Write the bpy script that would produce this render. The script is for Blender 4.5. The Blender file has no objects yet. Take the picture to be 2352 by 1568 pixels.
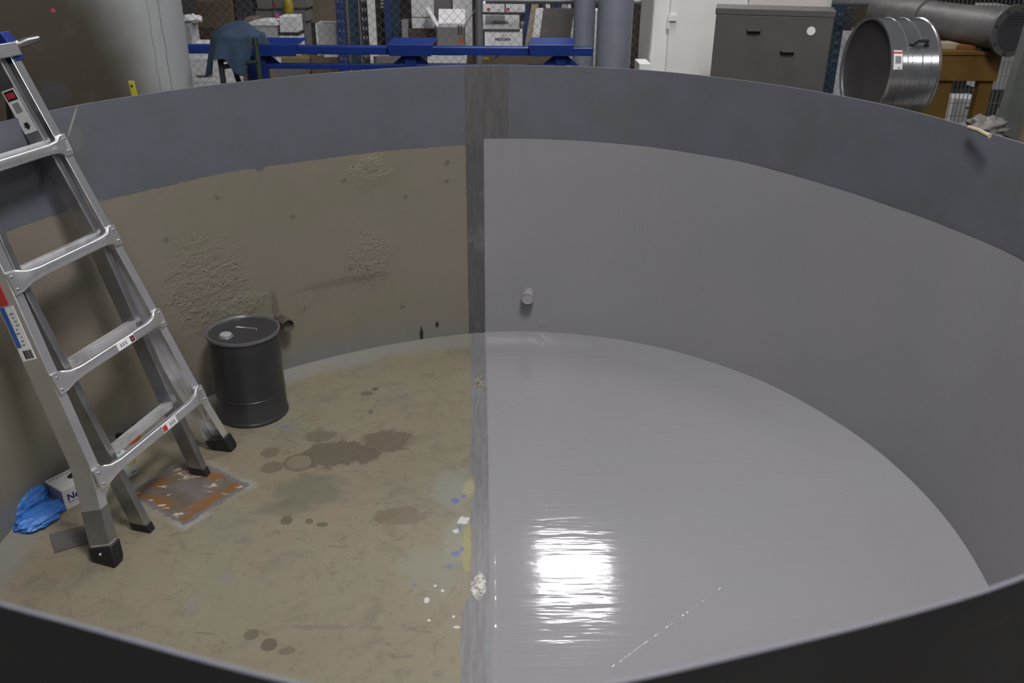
import bpy, math, random
import numpy as np
from mathutils import Vector, Matrix, noise as mnoise

random.seed(7)
scene = bpy.context.scene
COL = scene.collection
S = 1.25                       # metres per unit of the tank height
FZ = -0.02                     # level of the workshop floor around the tank

# ------------------------------------------------------------------ camera
F_PX = 2036.95
CAM = np.array([0.0, -1.86352 * S, 1.44954 * S])
def _cam_axes(p, r, y):
    cp, sp = math.cos(p), math.sin(p)
    fwd = np.array([math.sin(y) * cp, math.cos(y) * cp, -sp])
    right = np.array([math.cos(y), -math.sin(y), 0.0])
    up = np.cross(right, fwd)
    c, s = math.cos(r), math.sin(r)
    return np.array([c * right + s * up, -s * right + c * up, fwd])
AX = _cam_axes(0.444913, 0.008008, 0.01379)
cd = bpy.data.cameras.new('camera')
cam = bpy.data.objects.new('camera', cd)
COL.objects.link(cam)
cam.matrix_world = Matrix(((AX[0][0], AX[1][0], -AX[2][0], CAM[0]),
                           (AX[0][1], AX[1][1], -AX[2][1], CAM[1]),
                           (AX[0][2], AX[1][2], -AX[2][2], CAM[2]),
                           (0, 0, 0, 1)))
cd.sensor_width = 36.0
cd.lens = F_PX * 36.0 / 2352
cd.clip_start = 0.05
cd.clip_end = 60
cd.dof.use_dof = True
cd.dof.focus_distance = 3.0
cd.dof.aperture_fstop = 4.5
scene.camera = cam

def ray(u, v):
    d = np.array([(u - 1176) / F_PX, (784 - v) / F_PX, 1.0]) @ AX
    return d / np.linalg.norm(d)
def onz(u, v, z=0.0):
    d = ray(u, v); return CAM + d * (z - CAM[2]) / d[2]
def ony(u, v, Y):
    d = ray(u, v); return CAM + d * (Y - CAM[1]) / d[1]
def pix(X):
    c = (np.asarray(X) - CAM) @ AX.T
    return 1176 + F_PX * c[0] / c[2], 784 - F_PX * c[1] / c[2]

# ------------------------------------------------------------------ tank outline (slightly out of round)
def ring(pts, sg=8.0):
    a = np.array(sorted(pts), float)
    th = np.arange(0, 360, 0.5)
    r = np.interp(th, a[:, 0], a[:, 1], period=360)
    k = np.exp(-0.5 * (np.arange(-24, 25) / sg) ** 2); k /= k.sum()
    r = np.convolve(np.concatenate([r[-24:], r, r[:24]]), k, mode='valid')
    return th, r
R_RIM = ring([(5.8, 1.183), (12.6, 1.171), (27.6, 1.187), (39.1, 1.201), (56.8, 1.231), (68, 1.258), (80, 1.259),
              (95, 1.251), (103, 1.236), (114, 1.205), (128, 1.180), (139.6, 1.191), (148, 1.201), (154, 1.217),
              (160, 1.226), (166.5, 1.234), (180, 1.25), (200, 1.27), (225, 1.31), (240, 1.36), (252, 1.402), (255.1, 1.408),
              (258.1, 1.412), (262.4, 1.430), (264.9, 1.443), (268.5, 1.458), (272.6, 1.440), (276.6, 1.4195), (280.8, 1.406), (285, 1.396), (286.7, 1.392), (300, 1.34), (320, 1.26), (340, 1.205), (355, 1.19)], 3.5)
R_FLR = ring([(350, 1.181), (358.3, 1.181), (9.6, 1.181), (19.6, 1.187), (30.6, 1.192), (41.3, 1.211), (51.2, 1.217),
              (62.6, 1.227), (74.3, 1.223), (86.1, 1.218), (95.6, 1.205), (106, 1.179), (113, 1.170), (122, 1.165),
              (135, 1.175), (150, 1.205), (165, 1.235), (180, 1.26), (200, 1.27), (225, 1.31), (240, 1.36),
              (255, 1.40), (270, 1.43), (285, 1.39), (300, 1.34), (320, 1.26), (340, 1.195)])
def r_rim(t): return float(np.interp(t % 360, R_RIM[0], R_RIM[1], period=360)) * S
def r_flr(t): return float(np.interp(t % 360, R_FLR[0], R_FLR[1], period=360)) * S
HT = 1.0 * S
def r_wall(t, z):
    k = z / HT
    return r_flr(t) * (1 - k) + r_rim(t) * k
def wp(t, z, off=0.0):
    """point of the inner wall at angle t (deg), height z, off metres towards the inside"""
    r = r_wall(t, z) - off
    return Vector((r * math.cos(math.radians(t)), r * math.sin(math.radians(t)), z))
def wallhit(u, v):
    d = ray(u, v); lo, hi = 0.8, 8.0
    f = lambda t: (lambda X: math.hypot(X[0], X[1]) - r_wall(math.degrees(math.atan2(X[1], X[0])), X[2]))(CAM + d * t)
    ts = np.linspace(1.6, 8, 400)
    prev = None
    for t in ts:
        val = f(t)
        if prev is not None and prev < 0 <= val:
            lo, hi = t - (ts[1] - ts[0]), t
            break
        prev = val
    for _ in range(40):
        m = (lo + hi) / 2
        if f(m) < 0: lo = m
        else: hi = m
    X = CAM + d * lo
    return math.degrees(math.atan2(X[1], X[0])), X[2], Vector(X)

# ------------------------------------------------------------------ materials
class T:
    def __init__(s, name):
        s.m = bpy.data.materials.new(name); s.m.use_nodes = True
        s.nt = s.m.node_tree; s.n = s.nt.nodes; s.l = s.nt.links
        s.b = s.n['Principled BSDF']
    def _in(s, sock, v):
        if v is None: return
        if hasattr(v, 'is_output'): s.l.new(v, sock)
        else:
            if isinstance(v, (tuple, list)) and len(v) == 3 and sock.type == 'RGBA': v = (*v, 1)
            sock.default_value = v
    def new(s, t, **kw):
        n = s.n.new(t)
        for k, v in kw.items(): setattr(n, k, v)
        return n
    def obj(s): return s.new('ShaderNodeTexCoord').outputs['Object']
    def uv(s): return s.new('ShaderNodeTexCoord').outputs['UV']
    def mapping(s, vec, loc=(0, 0, 0), rot=(0, 0, 0), sc=(1, 1, 1)):
        n = s.new('ShaderNodeMapping'); s.l.new(vec, n.inputs[0])
        n.inputs[1].default_value = loc; n.inputs[2].default_value = rot; n.inputs[3].default_value = sc
        return n.outputs[0]
    def noise(s, vec, scale, detail=3, rough=0.55, dist=0.0, color=False):
        n = s.new('ShaderNodeTexNoise'); s.l.new(vec, n.inputs['Vector'])
        n.inputs['Scale'].default_value = scale; n.inputs['Detail'].default_value = detail
        n.inputs['Roughness'].default_value = rough; n.inputs['Distortion'].default_value = dist
        return n.outputs['Color' if color else 'Fac']
    def voro(s, vec, scale, feat='F1'):
        n = s.new('ShaderNodeTexVoronoi', feature=feat); s.l.new(vec, n.inputs['Vector'])
        n.inputs['Scale'].default_value = scale
        return n.outputs['Distance']
    def math(s, op, a, b=0.0, c=None):
        n = s.new('ShaderNodeMath', operation=op)
        s._in(n.inputs[0], a); s._in(n.inputs[1], b)
        if c is not None: s._in(n.inputs[2], c)
        return n.outputs[0]
    def rng(s, v, a, b, c=0.0, d=1.0):
        if not hasattr(a, 'is_output') and not hasattr(b, 'is_output') and a > b: a, b, c, d = b, a, d, c
        n = s.new('ShaderNodeMapRange', interpolation_type='SMOOTHSTEP'); n.clamp = True
        s._in(n.inputs[0], v)
        for i, x in zip((1, 2, 3, 4), (a, b, c, d)): s._in(n.inputs[i], x)
        return n.outputs[0]
    def mix(s, f, a, b, mode='MIX'):
        n = s.new('ShaderNodeMix', data_type='RGBA', blend_type=mode)
        s._in(n.inputs[0], f); s._in(n.inputs[6], a); s._in(n.inputs[7], b)
        return n.outputs[2]
    def xyz(s, vec):
        n = s.new('ShaderNodeSeparateXYZ'); s.l.new(vec, n.inputs[0]); return n.outputs
    def comb(s, x, y, z=0.0):
        n = s.new('ShaderNodeCombineXYZ'); s._in(n.inputs[0], x); s._in(n.inputs[1], y); s._in(n.inputs[2], z)
        return n.outputs[0]
    def length(s, vec):
        n = s.new('ShaderNodeVectorMath', operation='LENGTH'); s.l.new(vec, n.inputs[0]); return n.outputs['Value']
    def bump(s, h, strength=0.3, dist=0.01, normal=None):
        n = s.new('ShaderNodeBump'); s._in(n.inputs['Height'], h)
        n.inputs['Strength'].default_value = strength; n.inputs['Distance'].default_value = dist
        if normal is not None: s.l.new(normal, n.inputs['Normal'])
        return n.outputs[0]
    def out(s, color=None, rough=None, normal=None, metal=None, spec=None, coat=None, coat_rough=None):
        b = s.b.inputs
        s._in(b['Base Color'], color); s._in(b['Roughness'], rough); s._in(b['Metallic'], metal)
        s._in(b['Specular IOR Level'], spec)
        if normal is not None: s.l.new(normal, b['Normal'])
        s._in(b['Coat Weight'], coat); s._in(b['Coat Roughness'], coat_rough)
        return s.m
    def ellipse(s, vec, cx, cy, a, b, rot=0.0, wob=None, amp=0.35, soft=0.12):
        m = s.mapping(vec, loc=(-cx, -cy, 0))
        m = s.mapping(m, rot=(0, 0, -rot))
        m = s.mapping(m, sc=(1 / a, 1 / b, 0))
        d = s.length(m)
        if wob is not None: d = s.math('ADD', d, s.math('MULTIPLY', s.math('SUBTRACT', wob, 0.5), amp * 5.0))
        return s.rng(d, 1 - soft, 1 + soft, 1.0, 0.0)

def srgb(r, g, b):
    f = lambda c: (c / 255 / 12.92) if c / 255 <= 0.04045 else ((c / 255 + 0.055) / 1.055) ** 2.4
    return (f(r), f(g), f(b))

_cache = {}
def paint(name, col, rough=0.5, metal=0.0, var=0.12, scale=6.0, bump=0.0, bscale=60.0):
    """a painted / moulded surface with slight procedural tone variation"""
    if name in _cache: return _cache[name]
    t = T(name); o = t.obj()
    n = t.noise(o, scale, 4)
    dark = tuple(c * (1 - var) for c in col); light = tuple(min(1, c * (1 + var)) for c in col)
    c = t.mix(t.rng(n, 0.3, 0.7), dark, light)
    nor = t.bump(t.noise(o, bscale, 2), bump, 0.003) if bump else None
    _cache[name] = t.out(c, rough, nor, metal)
    return _cache[name]

# ------------------------------------------------------------------ mesh builder
class MB:
    def __init__(s): s.v = []; s.f = []; s.uv = None
    def add(s, vs, fs):
        b = len(s.v); s.v += [Vector(v) for v in vs]; s.f += [[b + i for i in f] for f in fs]
        return s
    def box(s, c, d, M=None):
        c = Vector(c); hx, hy, hz = d[0] / 2, d[1] / 2, d[2] / 2
        vs = [Vector((x, y, z)) for x in (-hx, hx) for y in (-hy, hy) for z in (-hz, hz)]
        if M is not None: vs = [M @ v for v in vs]
        return s.add([c + v for v in vs], [(0, 1, 3, 2), (4, 6, 7, 5), (0, 4, 5, 1), (2, 3, 7, 6), (0, 2, 6, 4), (1, 5, 7, 3)])
    def hexa(s, p):   # 8 corners: 4 bottom ccw, 4 top ccw
        return s.add(p, [(3, 2, 1, 0), (4, 5, 6, 7), (0, 1, 5, 4), (1, 2, 6, 5), (2, 3, 7, 6), (3, 0, 4, 7)])
    def prism(s, poly, vec):
        n = len(poly); poly = [Vector(p) for p in poly]; vec = Vector(vec)
        return s.add(poly + [p + vec for p in poly],
                     [list(range(n))[::-1], list(range(n, 2 * n))] + [(i, (i + 1) % n, n + (i + 1) % n, n + i) for i in range(n)])
    def loft(s, rings, cap=True, closed=True):
        n = len(rings[0]); vs = [p for r in rings for p in r]; fs = []
        for k in range(len(rings) - 1):
            for i in range(n if closed else n - 1):
                j = (i + 1) % n
                fs.append((k * n + i, k * n + j, (k + 1) * n + j, (k + 1) * n + i))
        if cap: fs += [list(range(n))[::-1], list(range((len(rings) - 1) * n, len(rings) * n))]
        return s.add(vs, fs)
    def tube(s, pts, r, n=10, cap=True, closed=False):
        pts = [Vector(p) for p in pts]; rs = r if isinstance(r, (list, tuple)) else [r] * len(pts)
        rings = []; up = None
        for i, p in enumerate(pts):
            a = pts[i - 1] if i else (pts[-1] if closed else p); b = pts[i + 1] if i < len(pts) - 1 else (pts[0] if closed else p)
            t = (b - a).normalized()
            if up is None: up = Vector((0, 0, 1)) if abs(t.z) < 0.9 else Vector((1, 0, 0))
            x = t.cross(up).normalized(); y = x.cross(t).normalized(); up = y
            rings.append([p + (math.cos(q) * x + math.sin(q) * y) * float(rs[i]) for q in [2 * math.pi * k / n for k in range(n)]])
        if closed: rings.append(rings[0])
        return s.loft(rings, cap and not closed)
    def lathe(s, c, prof, n=48, axis=None, cap=True):
        """prof: (radius, height) along axis from point c"""
        c = Vector(c); ax = Vector(axis or (0, 0, 1)).normalized()
        h = Vector((0, 0, 1)) if abs(ax.z) < 0.9 else Vector((1, 0, 0))
        x = ax.cross(h).normalized() if abs(ax.z) < 0.9 else Vector((1, 0, 0)); y = ax.cross(x).normalized()
        rings = [[c + ax * float(hh) + (math.cos(q) * x + math.sin(q) * y) * float(r) for q in [2 * math.pi * k / n for k in range(n)]] for r, hh in prof]
        return s.loft(rings, cap)
    def ball(s, c, r, n=8):
        prof = [(r * math.sin(math.pi * k / n) + 1e-5, -r * math.cos(math.pi * k / n)) for k in range(n + 1)]
        return s.lathe(c, prof, n=2 * n)
    def grid(s, fn, nu, nv):
        vs = [fn(i / nu, j / nv) for j in range(nv + 1) for i in range(nu + 1)]
        fs = [(j * (nu + 1) + i, j * (nu + 1) + i + 1, (j + 1) * (nu + 1) + i + 1, (j + 1) * (nu + 1) + i) for j in range(nv) for i in range(nu)]
        return s.add(vs, fs)
    def build(s, name, mat, parent=None, smooth=None, bevel=0.0, uvs=None, segs=2, solid=0.0, subd=0):
        me = bpy.data.meshes.new(name)
        off = Vector(parent.matrix_world.translation) if parent is not None else Vector((0, 0, 0))
        wo = WORLD_LOC.get(parent.name, Vector((0, 0, 0))) if parent is not None else Vector((0, 0, 0))
        me.from_pydata([v - wo for v in s.v], [], s.f)
        if uvs is not None:
            u = me.uv_layers.new(name='UVMap')
            for l in me.loops: u.data[l.index].uv = uvs[l.vertex_index]
        me.materials.append(mat)
        import bmesh
        bm = bmesh.new(); bm.from_mesh(me); bmesh.ops.recalc_face_normals(bm, faces=bm.faces) if smooth != 'keep' else None
        bm.to_mesh(me); bm.free()
        o = bpy.data.objects.new(name, me); COL.objects.link(o)
        if parent is not None: o.parent = parent
        WORLD_LOC[o.name] = wo
        if smooth: 
            for p in me.polygons: p.use_smooth = True
        if subd:
            sm = o.modifiers.new('sub', 'SUBSURF'); sm.levels = sm.render_levels = subd
        if solid:
            md = o.modifiers.new('solid', 'SOLIDIFY'); md.thickness = solid; md.offset = 0
        if bevel:
            md = o.modifiers.new('bevel', 'BEVEL'); md.width = bevel; md.segments = segs; md.limit_method = 'ANGLE'; md.angle_limit = math.radians(40)
        if smooth == 'auto':
            me.set_sharp_from_angle(angle=math.radians(38))
        return o
WORLD_LOC = {}

def tag(o, label, cat, group=None, kind=None):
    if label: o['label'] = label
    if cat: o['category'] = cat
    if group: o['group'] = group
    if kind: o['kind'] = kind
    return o
def thing(name, label, cat, loc, group=None):
    o = bpy.data.objects.new(name, None); COL.objects.link(o)
    o.empty_display_size = 0.05; o.location = loc; WORLD_LOC[o.name] = Vector(loc)
    return tag(o, label, cat, group)
def structure(o):
    o['kind'] = 'structure'; return o
def text(name, body, mat, parent, origin, xdir, ydir, size, thick=0.0006, align='LEFT', bold=0.0):
    cu = bpy.data.curves.new(name, 'FONT'); cu.body = body; cu.size = size; cu.extrude = thick; cu.align_x = align
    cu.offset = bold; cu.resolution_u = 3
    tmp = bpy.data.objects.new('tmp_text', cu); COL.objects.link(tmp)
    dg = bpy.context.evaluated_depsgraph_get(); dg.update()
    me = bpy.data.meshes.new_from_object(tmp.evaluated_get(dg))
    bpy.data.objects.remove(tmp); bpy.data.curves.remove(cu)
    x = Vector(xdir).normalized(); y = Vector(ydir).normalized(); z = x.cross(y)
    wo = WORLD_LOC.get(parent.name, Vector((0, 0, 0)))
    for v in me.vertices:
        v.co = Vector(origin) + x * v.co.x + y * v.co.y + z * v.co.z - wo
    me.materials.clear(); me.materials.append(mat)
    o = bpy.data.objects.new(name, me); COL.objects.link(o); o.parent = parent; WORLD_LOC[o.name] = wo
    return o

exec_parts = []
# ------------------------------------------------------------------ TANK
ARC = 0.0267
def wall_uv(t, z): return ((t % 360) * ARC, z)
t_tl = wallhit(1074, 560)[0]; t_tr = wallhit(1113, 560)[0]        # tape strip edges on the wall
t_s0 = wallhit(1068, 240)[0]; t_s1 = wallhit(1168, 240)[0]        # bare strip of the upper band
bandL = [wallhit(*p)[:2] for p in ((60, 515), (150, 487), (230, 463), (380, 428), (500, 400), (600, 384), (700, 370), (800, 357), (900, 345), (1000, 338), (1068, 333))]
bandR = [wallhit(*p)[:2] for p in ((1113, 318), (1200, 318), (1300, 321), (1400, 328), (1500, 338), (1600, 353), (1700, 370), (1800, 396), (1900, 425), (2050, 475), (2200, 530), (2340, 592))]
bandL = [b for b in bandL if 90 < b[0] < 200]
def hbL(t):
    a = np.array(sorted(bandL)); z = float(np.interp(t, a[:, 0], a[:, 1]))
    z += 0.004 * mnoise.noise((t * 0.9, 3.1, 0)) + 0.003 * mnoise.noise((t * 4.0, 1.1, 0))
    if 129.5 < t < 131: z -= 0.012
    return z
def hbR(t):
    a = np.array(sorted(bandR)); return float(np.interp(t, a[:, 0], a[:, 1]))

# --- materials of the tank
def m_band():
    t = T('band_paint'); uv = t.uv(); n1 = t.noise(uv, 5, 5, 0.6); n2 = t.noise(uv, 22, 4, 0.6); n3 = t.noise(t.mapping(uv, sc=(6, 1.2, 1)), 3, 3)
    c = t.mix(t.rng(n1, 0.35, 0.7), (0.106, 0.108, 0.134), (0.090, 0.096, 0.105))
    c = t.mix(t.math('MULTIPLY', t.rng(n2, 0.56, 0.74), 0.55), c, (0.105, 0.107, 0.099))
    tt, zc, _ = wallhit(166, 280); c = t.mix(t.math('MULTIPLY', t.ellipse(uv, (tt % 360) * ARC, zc, 0.055, 0.004, -1.0, None, 0, .3), .8), c, (0.30, 0.29, 0.27))
    tt, zc, _ = wallhit(176, 318); c = t.mix(t.math('MULTIPLY', t.ellipse(uv, (tt % 360) * ARC, zc, 0.022, 0.045, 0.2, n2, 0.3, .2), .7), c, (0.13, 0.125, 0.115))
    v = t.voro(uv, 9); c = t.mix(t.math('MULTIPLY', t.rng(v, 0.045, 0.015), t.rng(n2, 0.45, 0.6)), c, (0.03, 0.028, 0.025))
    return t.out(c, t.rng(n1, 0.2, 0.8, 0.42, 0.6), t.bump(n2, 0.12, 0.004))
def m_strip():
    t = T('bare_strip'); uv = t.uv(); n = t.noise(t.mapping(uv, sc=(14, 1.6, 1)), 4, 4, 0.65); n2 = t.noise(uv, 40, 3)
    c = t.mix(t.rng(n, 0.3, 0.7), (0.070, 0.068, 0.068), (0.098, 0.095, 0.094))
    c = t.mix(t.math('MULTIPLY', t.rng(n2, 0.66, 0.74), 0.6), c, (0.05, 0.047, 0.042))
    return t.out(c, 0.55, t.bump(n2, 0.1, 0.003))
def m_outer():
    t = T('outer_shell'); uv = t.uv(); n = t.noise(uv, 4, 4); n2 = t.noise(t.mapping(uv, rot=(0, 0, 0.9), sc=(1, 6, 1)), 3, 3, 0.6)
    c = t.mix(t.rng(n, 0.3, 0.7), (0.030, 0.0285, 0.029), (0.038, 0.037, 0.037))
    c = t.mix(t.math('MULTIPLY', t.rng(n2, 0.66, 0.78), 0.45), c, (0.11, 0.09, 0.03))
    return t.out(c, 0.5, spec=0.08)
def m_barewall():
    t = T('bare_wall'); uv = t.uv(); z = t.xyz(uv)[1]
    n1 = t.noise(uv, 3.2, 4, 0.6); n2 = t.noise(uv, 16, 5, 0.65); n3 = t.noise(uv, 55, 3, 0.6); wob = t.noise(uv, 30, 4, 0.7)
    c = t.mix(t.rng(n1, 0.35, 0.65), (0.178, 0.164, 0.118), (0.188, 0.162, 0.131))
    c = t.mix(t.math('MULTIPLY', t.rng(n2, 0.52, 0.75), 0.35), c, (0.15, 0.137, 0.10))
    # grey primer showing at the foot of the wall
    zz = t.math('ADD', z, t.math('MULTIPLY', t.math('SUBTRACT', n1, 0.5), 0.22))
    c = t.mix(t.rng(zz, 0.17, 0.02), c, (0.165, 0.16, 0.152))
    def E(u, v, du, dv, col, f=1.0, amp=0.35, soft=0.15, rot=0.0):
        nonlocal c
        tt, zc, _ = wallhit(u, v); t2, z2, _ = wallhit(u + du, v); t3, z3, _ = wallhit(u, v + dv)
        a = max(0.004, abs(t2 - tt) * ARC); b = max(0.004, abs(z3 - zc))
        m = t.ellipse(uv, (tt % 360) * ARC, zc, a, b, rot, wob if amp else None, amp, soft)
        if f != 1: m = t.math('MULTIPLY', m, f)
        c = t.mix(m, c, col); return m
    E(790, 645, 100, 9, (0.115, 0.102, 0.075), 0.55, 0.5, 0.4, 0.0)
    E(630, 700, 8, 30, (0.10, 0.09, 0.07), 0.7, 0.4, 0.4)
    E(968, 768, 4, 20, (0.02, 0.018, 0.015), 1, 0.3, 0.3)
    E(1004, 745, 4, 8, (0.02, 0.018, 0.015), 1, 0.3, 0.3)
    m = E(1022, 755, 16, 26, (0.05, 0.045, 0.04), 0.0)
    sp = t.math('MULTIPLY', m, t.rng(t.noise(uv, 130, 2), 0.55, 0.62))
    c = t.mix(sp, c, (0.03, 0.026, 0.022))
    for (u, v) in ((379, 550), (500, 452), (672, 498), (790, 415), (930, 452), (805, 618), (925, 706), (1026, 417), (1026, 375), (700, 708)):
        E(u, v, 6, 5, (0.09, 0.08, 0.062), 0.7, 0.9, 0.2)
    ring_ = None
    # blistered paint
    bl = t.math('MULTIPLY', t.rng(t.noise(uv, 5.0, 2), 0.5, 0.66), 0.4)
    for (u, v, du, dv) in ((470, 640, 75, 95), (850, 395, 45, 35), (545, 705, 60, 25), (850, 590, 40, 60), (900, 240, 40, 50)):
        tt, zc, _ = wallhit(u, v); t2 = wallhit(u + du, v)[0]; z3 = wallhit(u, v + dv)[1]
        bl = t.math('MAXIMUM', bl, t.math('MULTIPLY', t.ellipse(uv, (tt % 360) * ARC, zc, abs(t2 - tt) * ARC, abs(z3 - zc), 0, wob, 0.3, 0.5), 1.6))
    h = t.math('ADD', t.math('MULTIPLY', n3, bl), t.math('MULTIPLY', n2, 0.4))
    v = t.voro(uv, 26); pits = t.math('MULTIPLY', t.rng(v, 0.16, 0.05), bl)
    h = t.math('SUBTRACT', h, t.math('MULTIPLY', pits, 0.8))
    return t.out(c, 0.40, t.bump(h, 0.75, 0.008))
def m_coat(name, wall=False):
    t = T(name)
    vec = t.uv() if wall else t.obj()
    n1 = t.noise(vec, 1.3, 3); n2 = t.noise(vec, 26 if wall else 9, 3, 0.5)
    if wall:
        c = t.mix(t.rng(n1, 0.35, 0.65), (0.232, 0.231, 0.250), (0.244, 0.238, 0.252))
        z = t.xyz(vec)[1]
        brush = t.noise(t.mapping(vec, sc=(70, 2.5, 1)), 3, 3, 0.65)
        h = t.math('ADD', t.math('MULTIPLY', brush, 0.8), t.math('MULTIPLY', t.noise(vec, 14, 3, 0.6), 0.7))
        rough = 0.22
        tt, zc, _ = wallhit(1615, 656); d1 = t.ellipse(vec, (tt % 360) * ARC, zc, 0.016, 0.016, 0, None, 0, 0.6)
        tt, zc, _ = wallhit(1242, 741); d2 = t.ellipse(vec, (tt % 360) * ARC, zc, 0.016, 0.012, 0, None, 0, 0.6)
        h = t.math('ADD', h, t.math('MULTIPLY', t.math('ADD', d1, d2), 1.6))
        return t.out(c, rough, t.bump(h, 0.16, 0.012))
    c = t.mix(t.rng(n1, 0.35, 0.65), (0.232, 0.230, 0.242), (0.240, 0.234, 0.245))
    # roller streaks and two brushed ridges that catch the lamps
    st = t.noise(t.mapping(vec, rot=(0, 0, 0.16), sc=(1.2, 9, 1)), 3.0, 3, 0.55)
    fine = t.noise(vec, 60, 2, 0.5)
    h = t.math('ADD', t.math('MULTIPLY', st, 1.0), t.math('MULTIPLY', fine, 0.05))
    spk = t.voro(vec, 16); spk2 = t.rng(spk, 0.05, 0.02)
    nor = t.bump(h, 0.075, 0.02)
    nor = t.bump(t.math('MULTIPLY', spk2, t.rng(t.noise(vec, 7, 1), 0.52, 0.58)), 0.5, 0.004, nor)
    return t.out(c, 0.085, nor, spec=0.55)
def m_tape(name='tape', k=1.0):
    t = T(name); o = t.obj(); n = t.noise(o, 7, 4, 0.6); n2 = t.noise(t.mapping(o, sc=(14, 1.5, 1.5)), 5, 4, 0.65)
    c = t.mix(t.rng(n2, 0.3, 0.7), tuple(k * q for q in (0.125, 0.122, 0.124)), tuple(k * q for q in (0.175, 0.172, 0.175)))
    c = t.mix(t.math('MULTIPLY', t.rng(n, 0.55, 0.65), 0.6 * k), c, (0.17, 0.19, 0.20))
    wob = t.noise(o, 30, 3)
    X = onz(1100, 1345); c = t.mix(t.ellipse(o, X[0], X[1], 0.022, 0.055, 0, wob, 0.25, 0.1), c, t.mix(t.rng(t.noise(o, 45, 5, 0.75), 0.40, 0.60), (0.17, 0.16, 0.15), (0.52, 0.50, 0.46)))  # whitish patch paints a lamp reflection into the tape colour
    X = onz(1103, 880); m = t.ellipse(o, X[0], X[1], 0.024, 0.06, 0, wob, 0.3, 0.1); c = t.mix(m, c, (0.22, 0.20, 0.17))
    c = t.mix(t.math('MULTIPLY', m, t.rng(t.noise(o, 70, 2), 0.5, 0.58)), c, (0.07, 0.06, 0.05))
    return t.out(c, 0.38, t.bump(n2, 0.15, 0.003))
def m_floor():
    t = T('bare_floor'); o = t.obj()
    n1 = t.noise(o, 1.6, 4, 0.6); n2 = t.noise(o, 7, 5, 0.62, 0.4); n3 = t.noise(o, 30, 4, 0.65); n4 = t.noise(o, 2.7, 3, 0.5); wob = t.noise(o, 11, 6, 0.72, 0.5)
    c = t.mix(t.rng(n1, 0.35, 0.65), (0.186, 0.168, 0.114), (0.192, 0.162, 0.115))
    c = t.mix(t.math('MULTIPLY', t.rng(n4, 0.50, 0.68), 0.6), c, (0.167, 0.168, 0.125))
    c = t.mix(t.math('MULTIPLY', t.rng(n2, 0.52, 0.68), 0.75), c, (0.140, 0.130, 0.093))
    c = t.mix(t.math('MULTIPLY', t.rng(n3, 0.55, 0.68), 0.6), c, (0.135, 0.115, 0.082))
    n5 = t.noise(t.mapping(o, loc=(3, 1, 0), sc=(1, 1.7, 1)), 13, 5, 0.7, 0.8); c = t.mix(t.math('MULTIPLY', t.rng(n5, 0.585, 0.65), 0.75), c, (0.125, 0.108, 0.078))
    c = t.mix(t.math('MULTIPLY', t.rng(n5, 0.40, 0.34), 0.4), c, (0.200, 0.190, 0.147))
    v = t.voro(o, 11); c = t.mix(t.math('MULTIPLY', t.rng(v, 0.10, 0.05), t.math('MULTIPLY', t.rng(n2, 0.5, 0.56), 0.7)), c, (0.10, 0.09, 0.07))
    # fine cracks
    cr = t.math('ABSOLUTE', t.math('SUBTRACT', t.noise(o, 2.2, 3, 0.5, 0.6), 0.5))
    c = t.mix(t.math('MULTIPLY', t.rng(cr, 0.006, 0.0015), t.math('MULTIPLY', t.rng(n4, 0.4, 0.55), 0.45)), c, (0.12, 0.095, 0.065))
    def E(u, v, du, dv, col, f=1.0, amp=0.3, soft=0.08, rot=0.0, w=None):
        nonlocal c
        X = onz(u, v); A = onz(u + du, v); B = onz(u, v + dv)
        m = t.ellipse(o, X[0], X[1], max(.004, float(np.linalg.norm(A - X))), max(.004, float(np.linalg.norm(B - X))), rot, (wob if w is None else w) if amp else None, amp, soft)
        if f != 1: m = t.math('MULTIPLY', m, f)
        c = t.mix(m, c, col); return m
    damp = (0.088, 0.073, 0.050)
    E(775, 1040, 85, 30, damp, 0.85, 0.45); E(885, 1012, 62, 24, damp, 0.75, 0.4); E(735, 1003, 38, 12, damp, 0.6, 0.4)
    E(975, 1005, 48, 10, (0.15, 0.14, 0.10), 0.75, 0.4, 0.1, 0.55)
    m = E(685, 1061, 36, 21, damp, 0.75, 0.15); E(686, 1061, 29, 16, (0.165, 0.145, 0.102), 0.85, 0.15)
    E(620, 1040, 20, 12, damp, 0.6, 0.3); E(627, 1073, 24, 14, damp, 0.6, 0.3)
    E(705, 1128, 75, 34, (0.118, 0.115, 0.080), 0.75, 0.5, 0.25); E(665, 1165, 60, 18, (0.112, 0.109, 0.077), 0.6, 0.5, 0.3)
    E(658, 1195, 13, 9, (0.092, 0.08, 0.055), 0.9, 0.3); E(710, 1197, 9, 6, (0.092, 0.08, 0.055), 0.9, 0.2); E(741, 1204, 13, 5, (0.092, 0.08, 0.055), 0.9, 0.2)
    E(577, 1457, 16, 12, (0.10, 0.086, 0.058), 0.9, 0.2); E(618, 1480, 18, 13, (0.095, 0.08, 0.055), 0.95, 0.2); E(660, 1494, 17, 8, (0.12, 0.11, 0.08), 0.9, 0.4); E(874, 1500, 9, 8, (0.16, 0.14, 0.10), 0.8, 0.2)
    E(862, 893, 7, 4, (0.08, 0.07, 0.05), 0.9, 0.3); E(843, 903, 16, 5, (0.09, 0.08, 0.06), 0.8, 0.5); E(852, 945, 5, 5, (0.08, 0.075, 0.06), 0.8, 0.3)
    E(980, 862, 22, 6, (0.14, 0.125, 0.09), 0.7, 0.5)
    E(915, 1185, 55, 22, (0.125, 0.10, 0.07), 0.7, 0.3); E(560, 1240, 26, 10, (0.14, 0.13, 0.11), 0.7, 0.6); E(520, 1325, 16, 14, (0.17, 0.16, 0.15), 0.7, 0.5)
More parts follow.
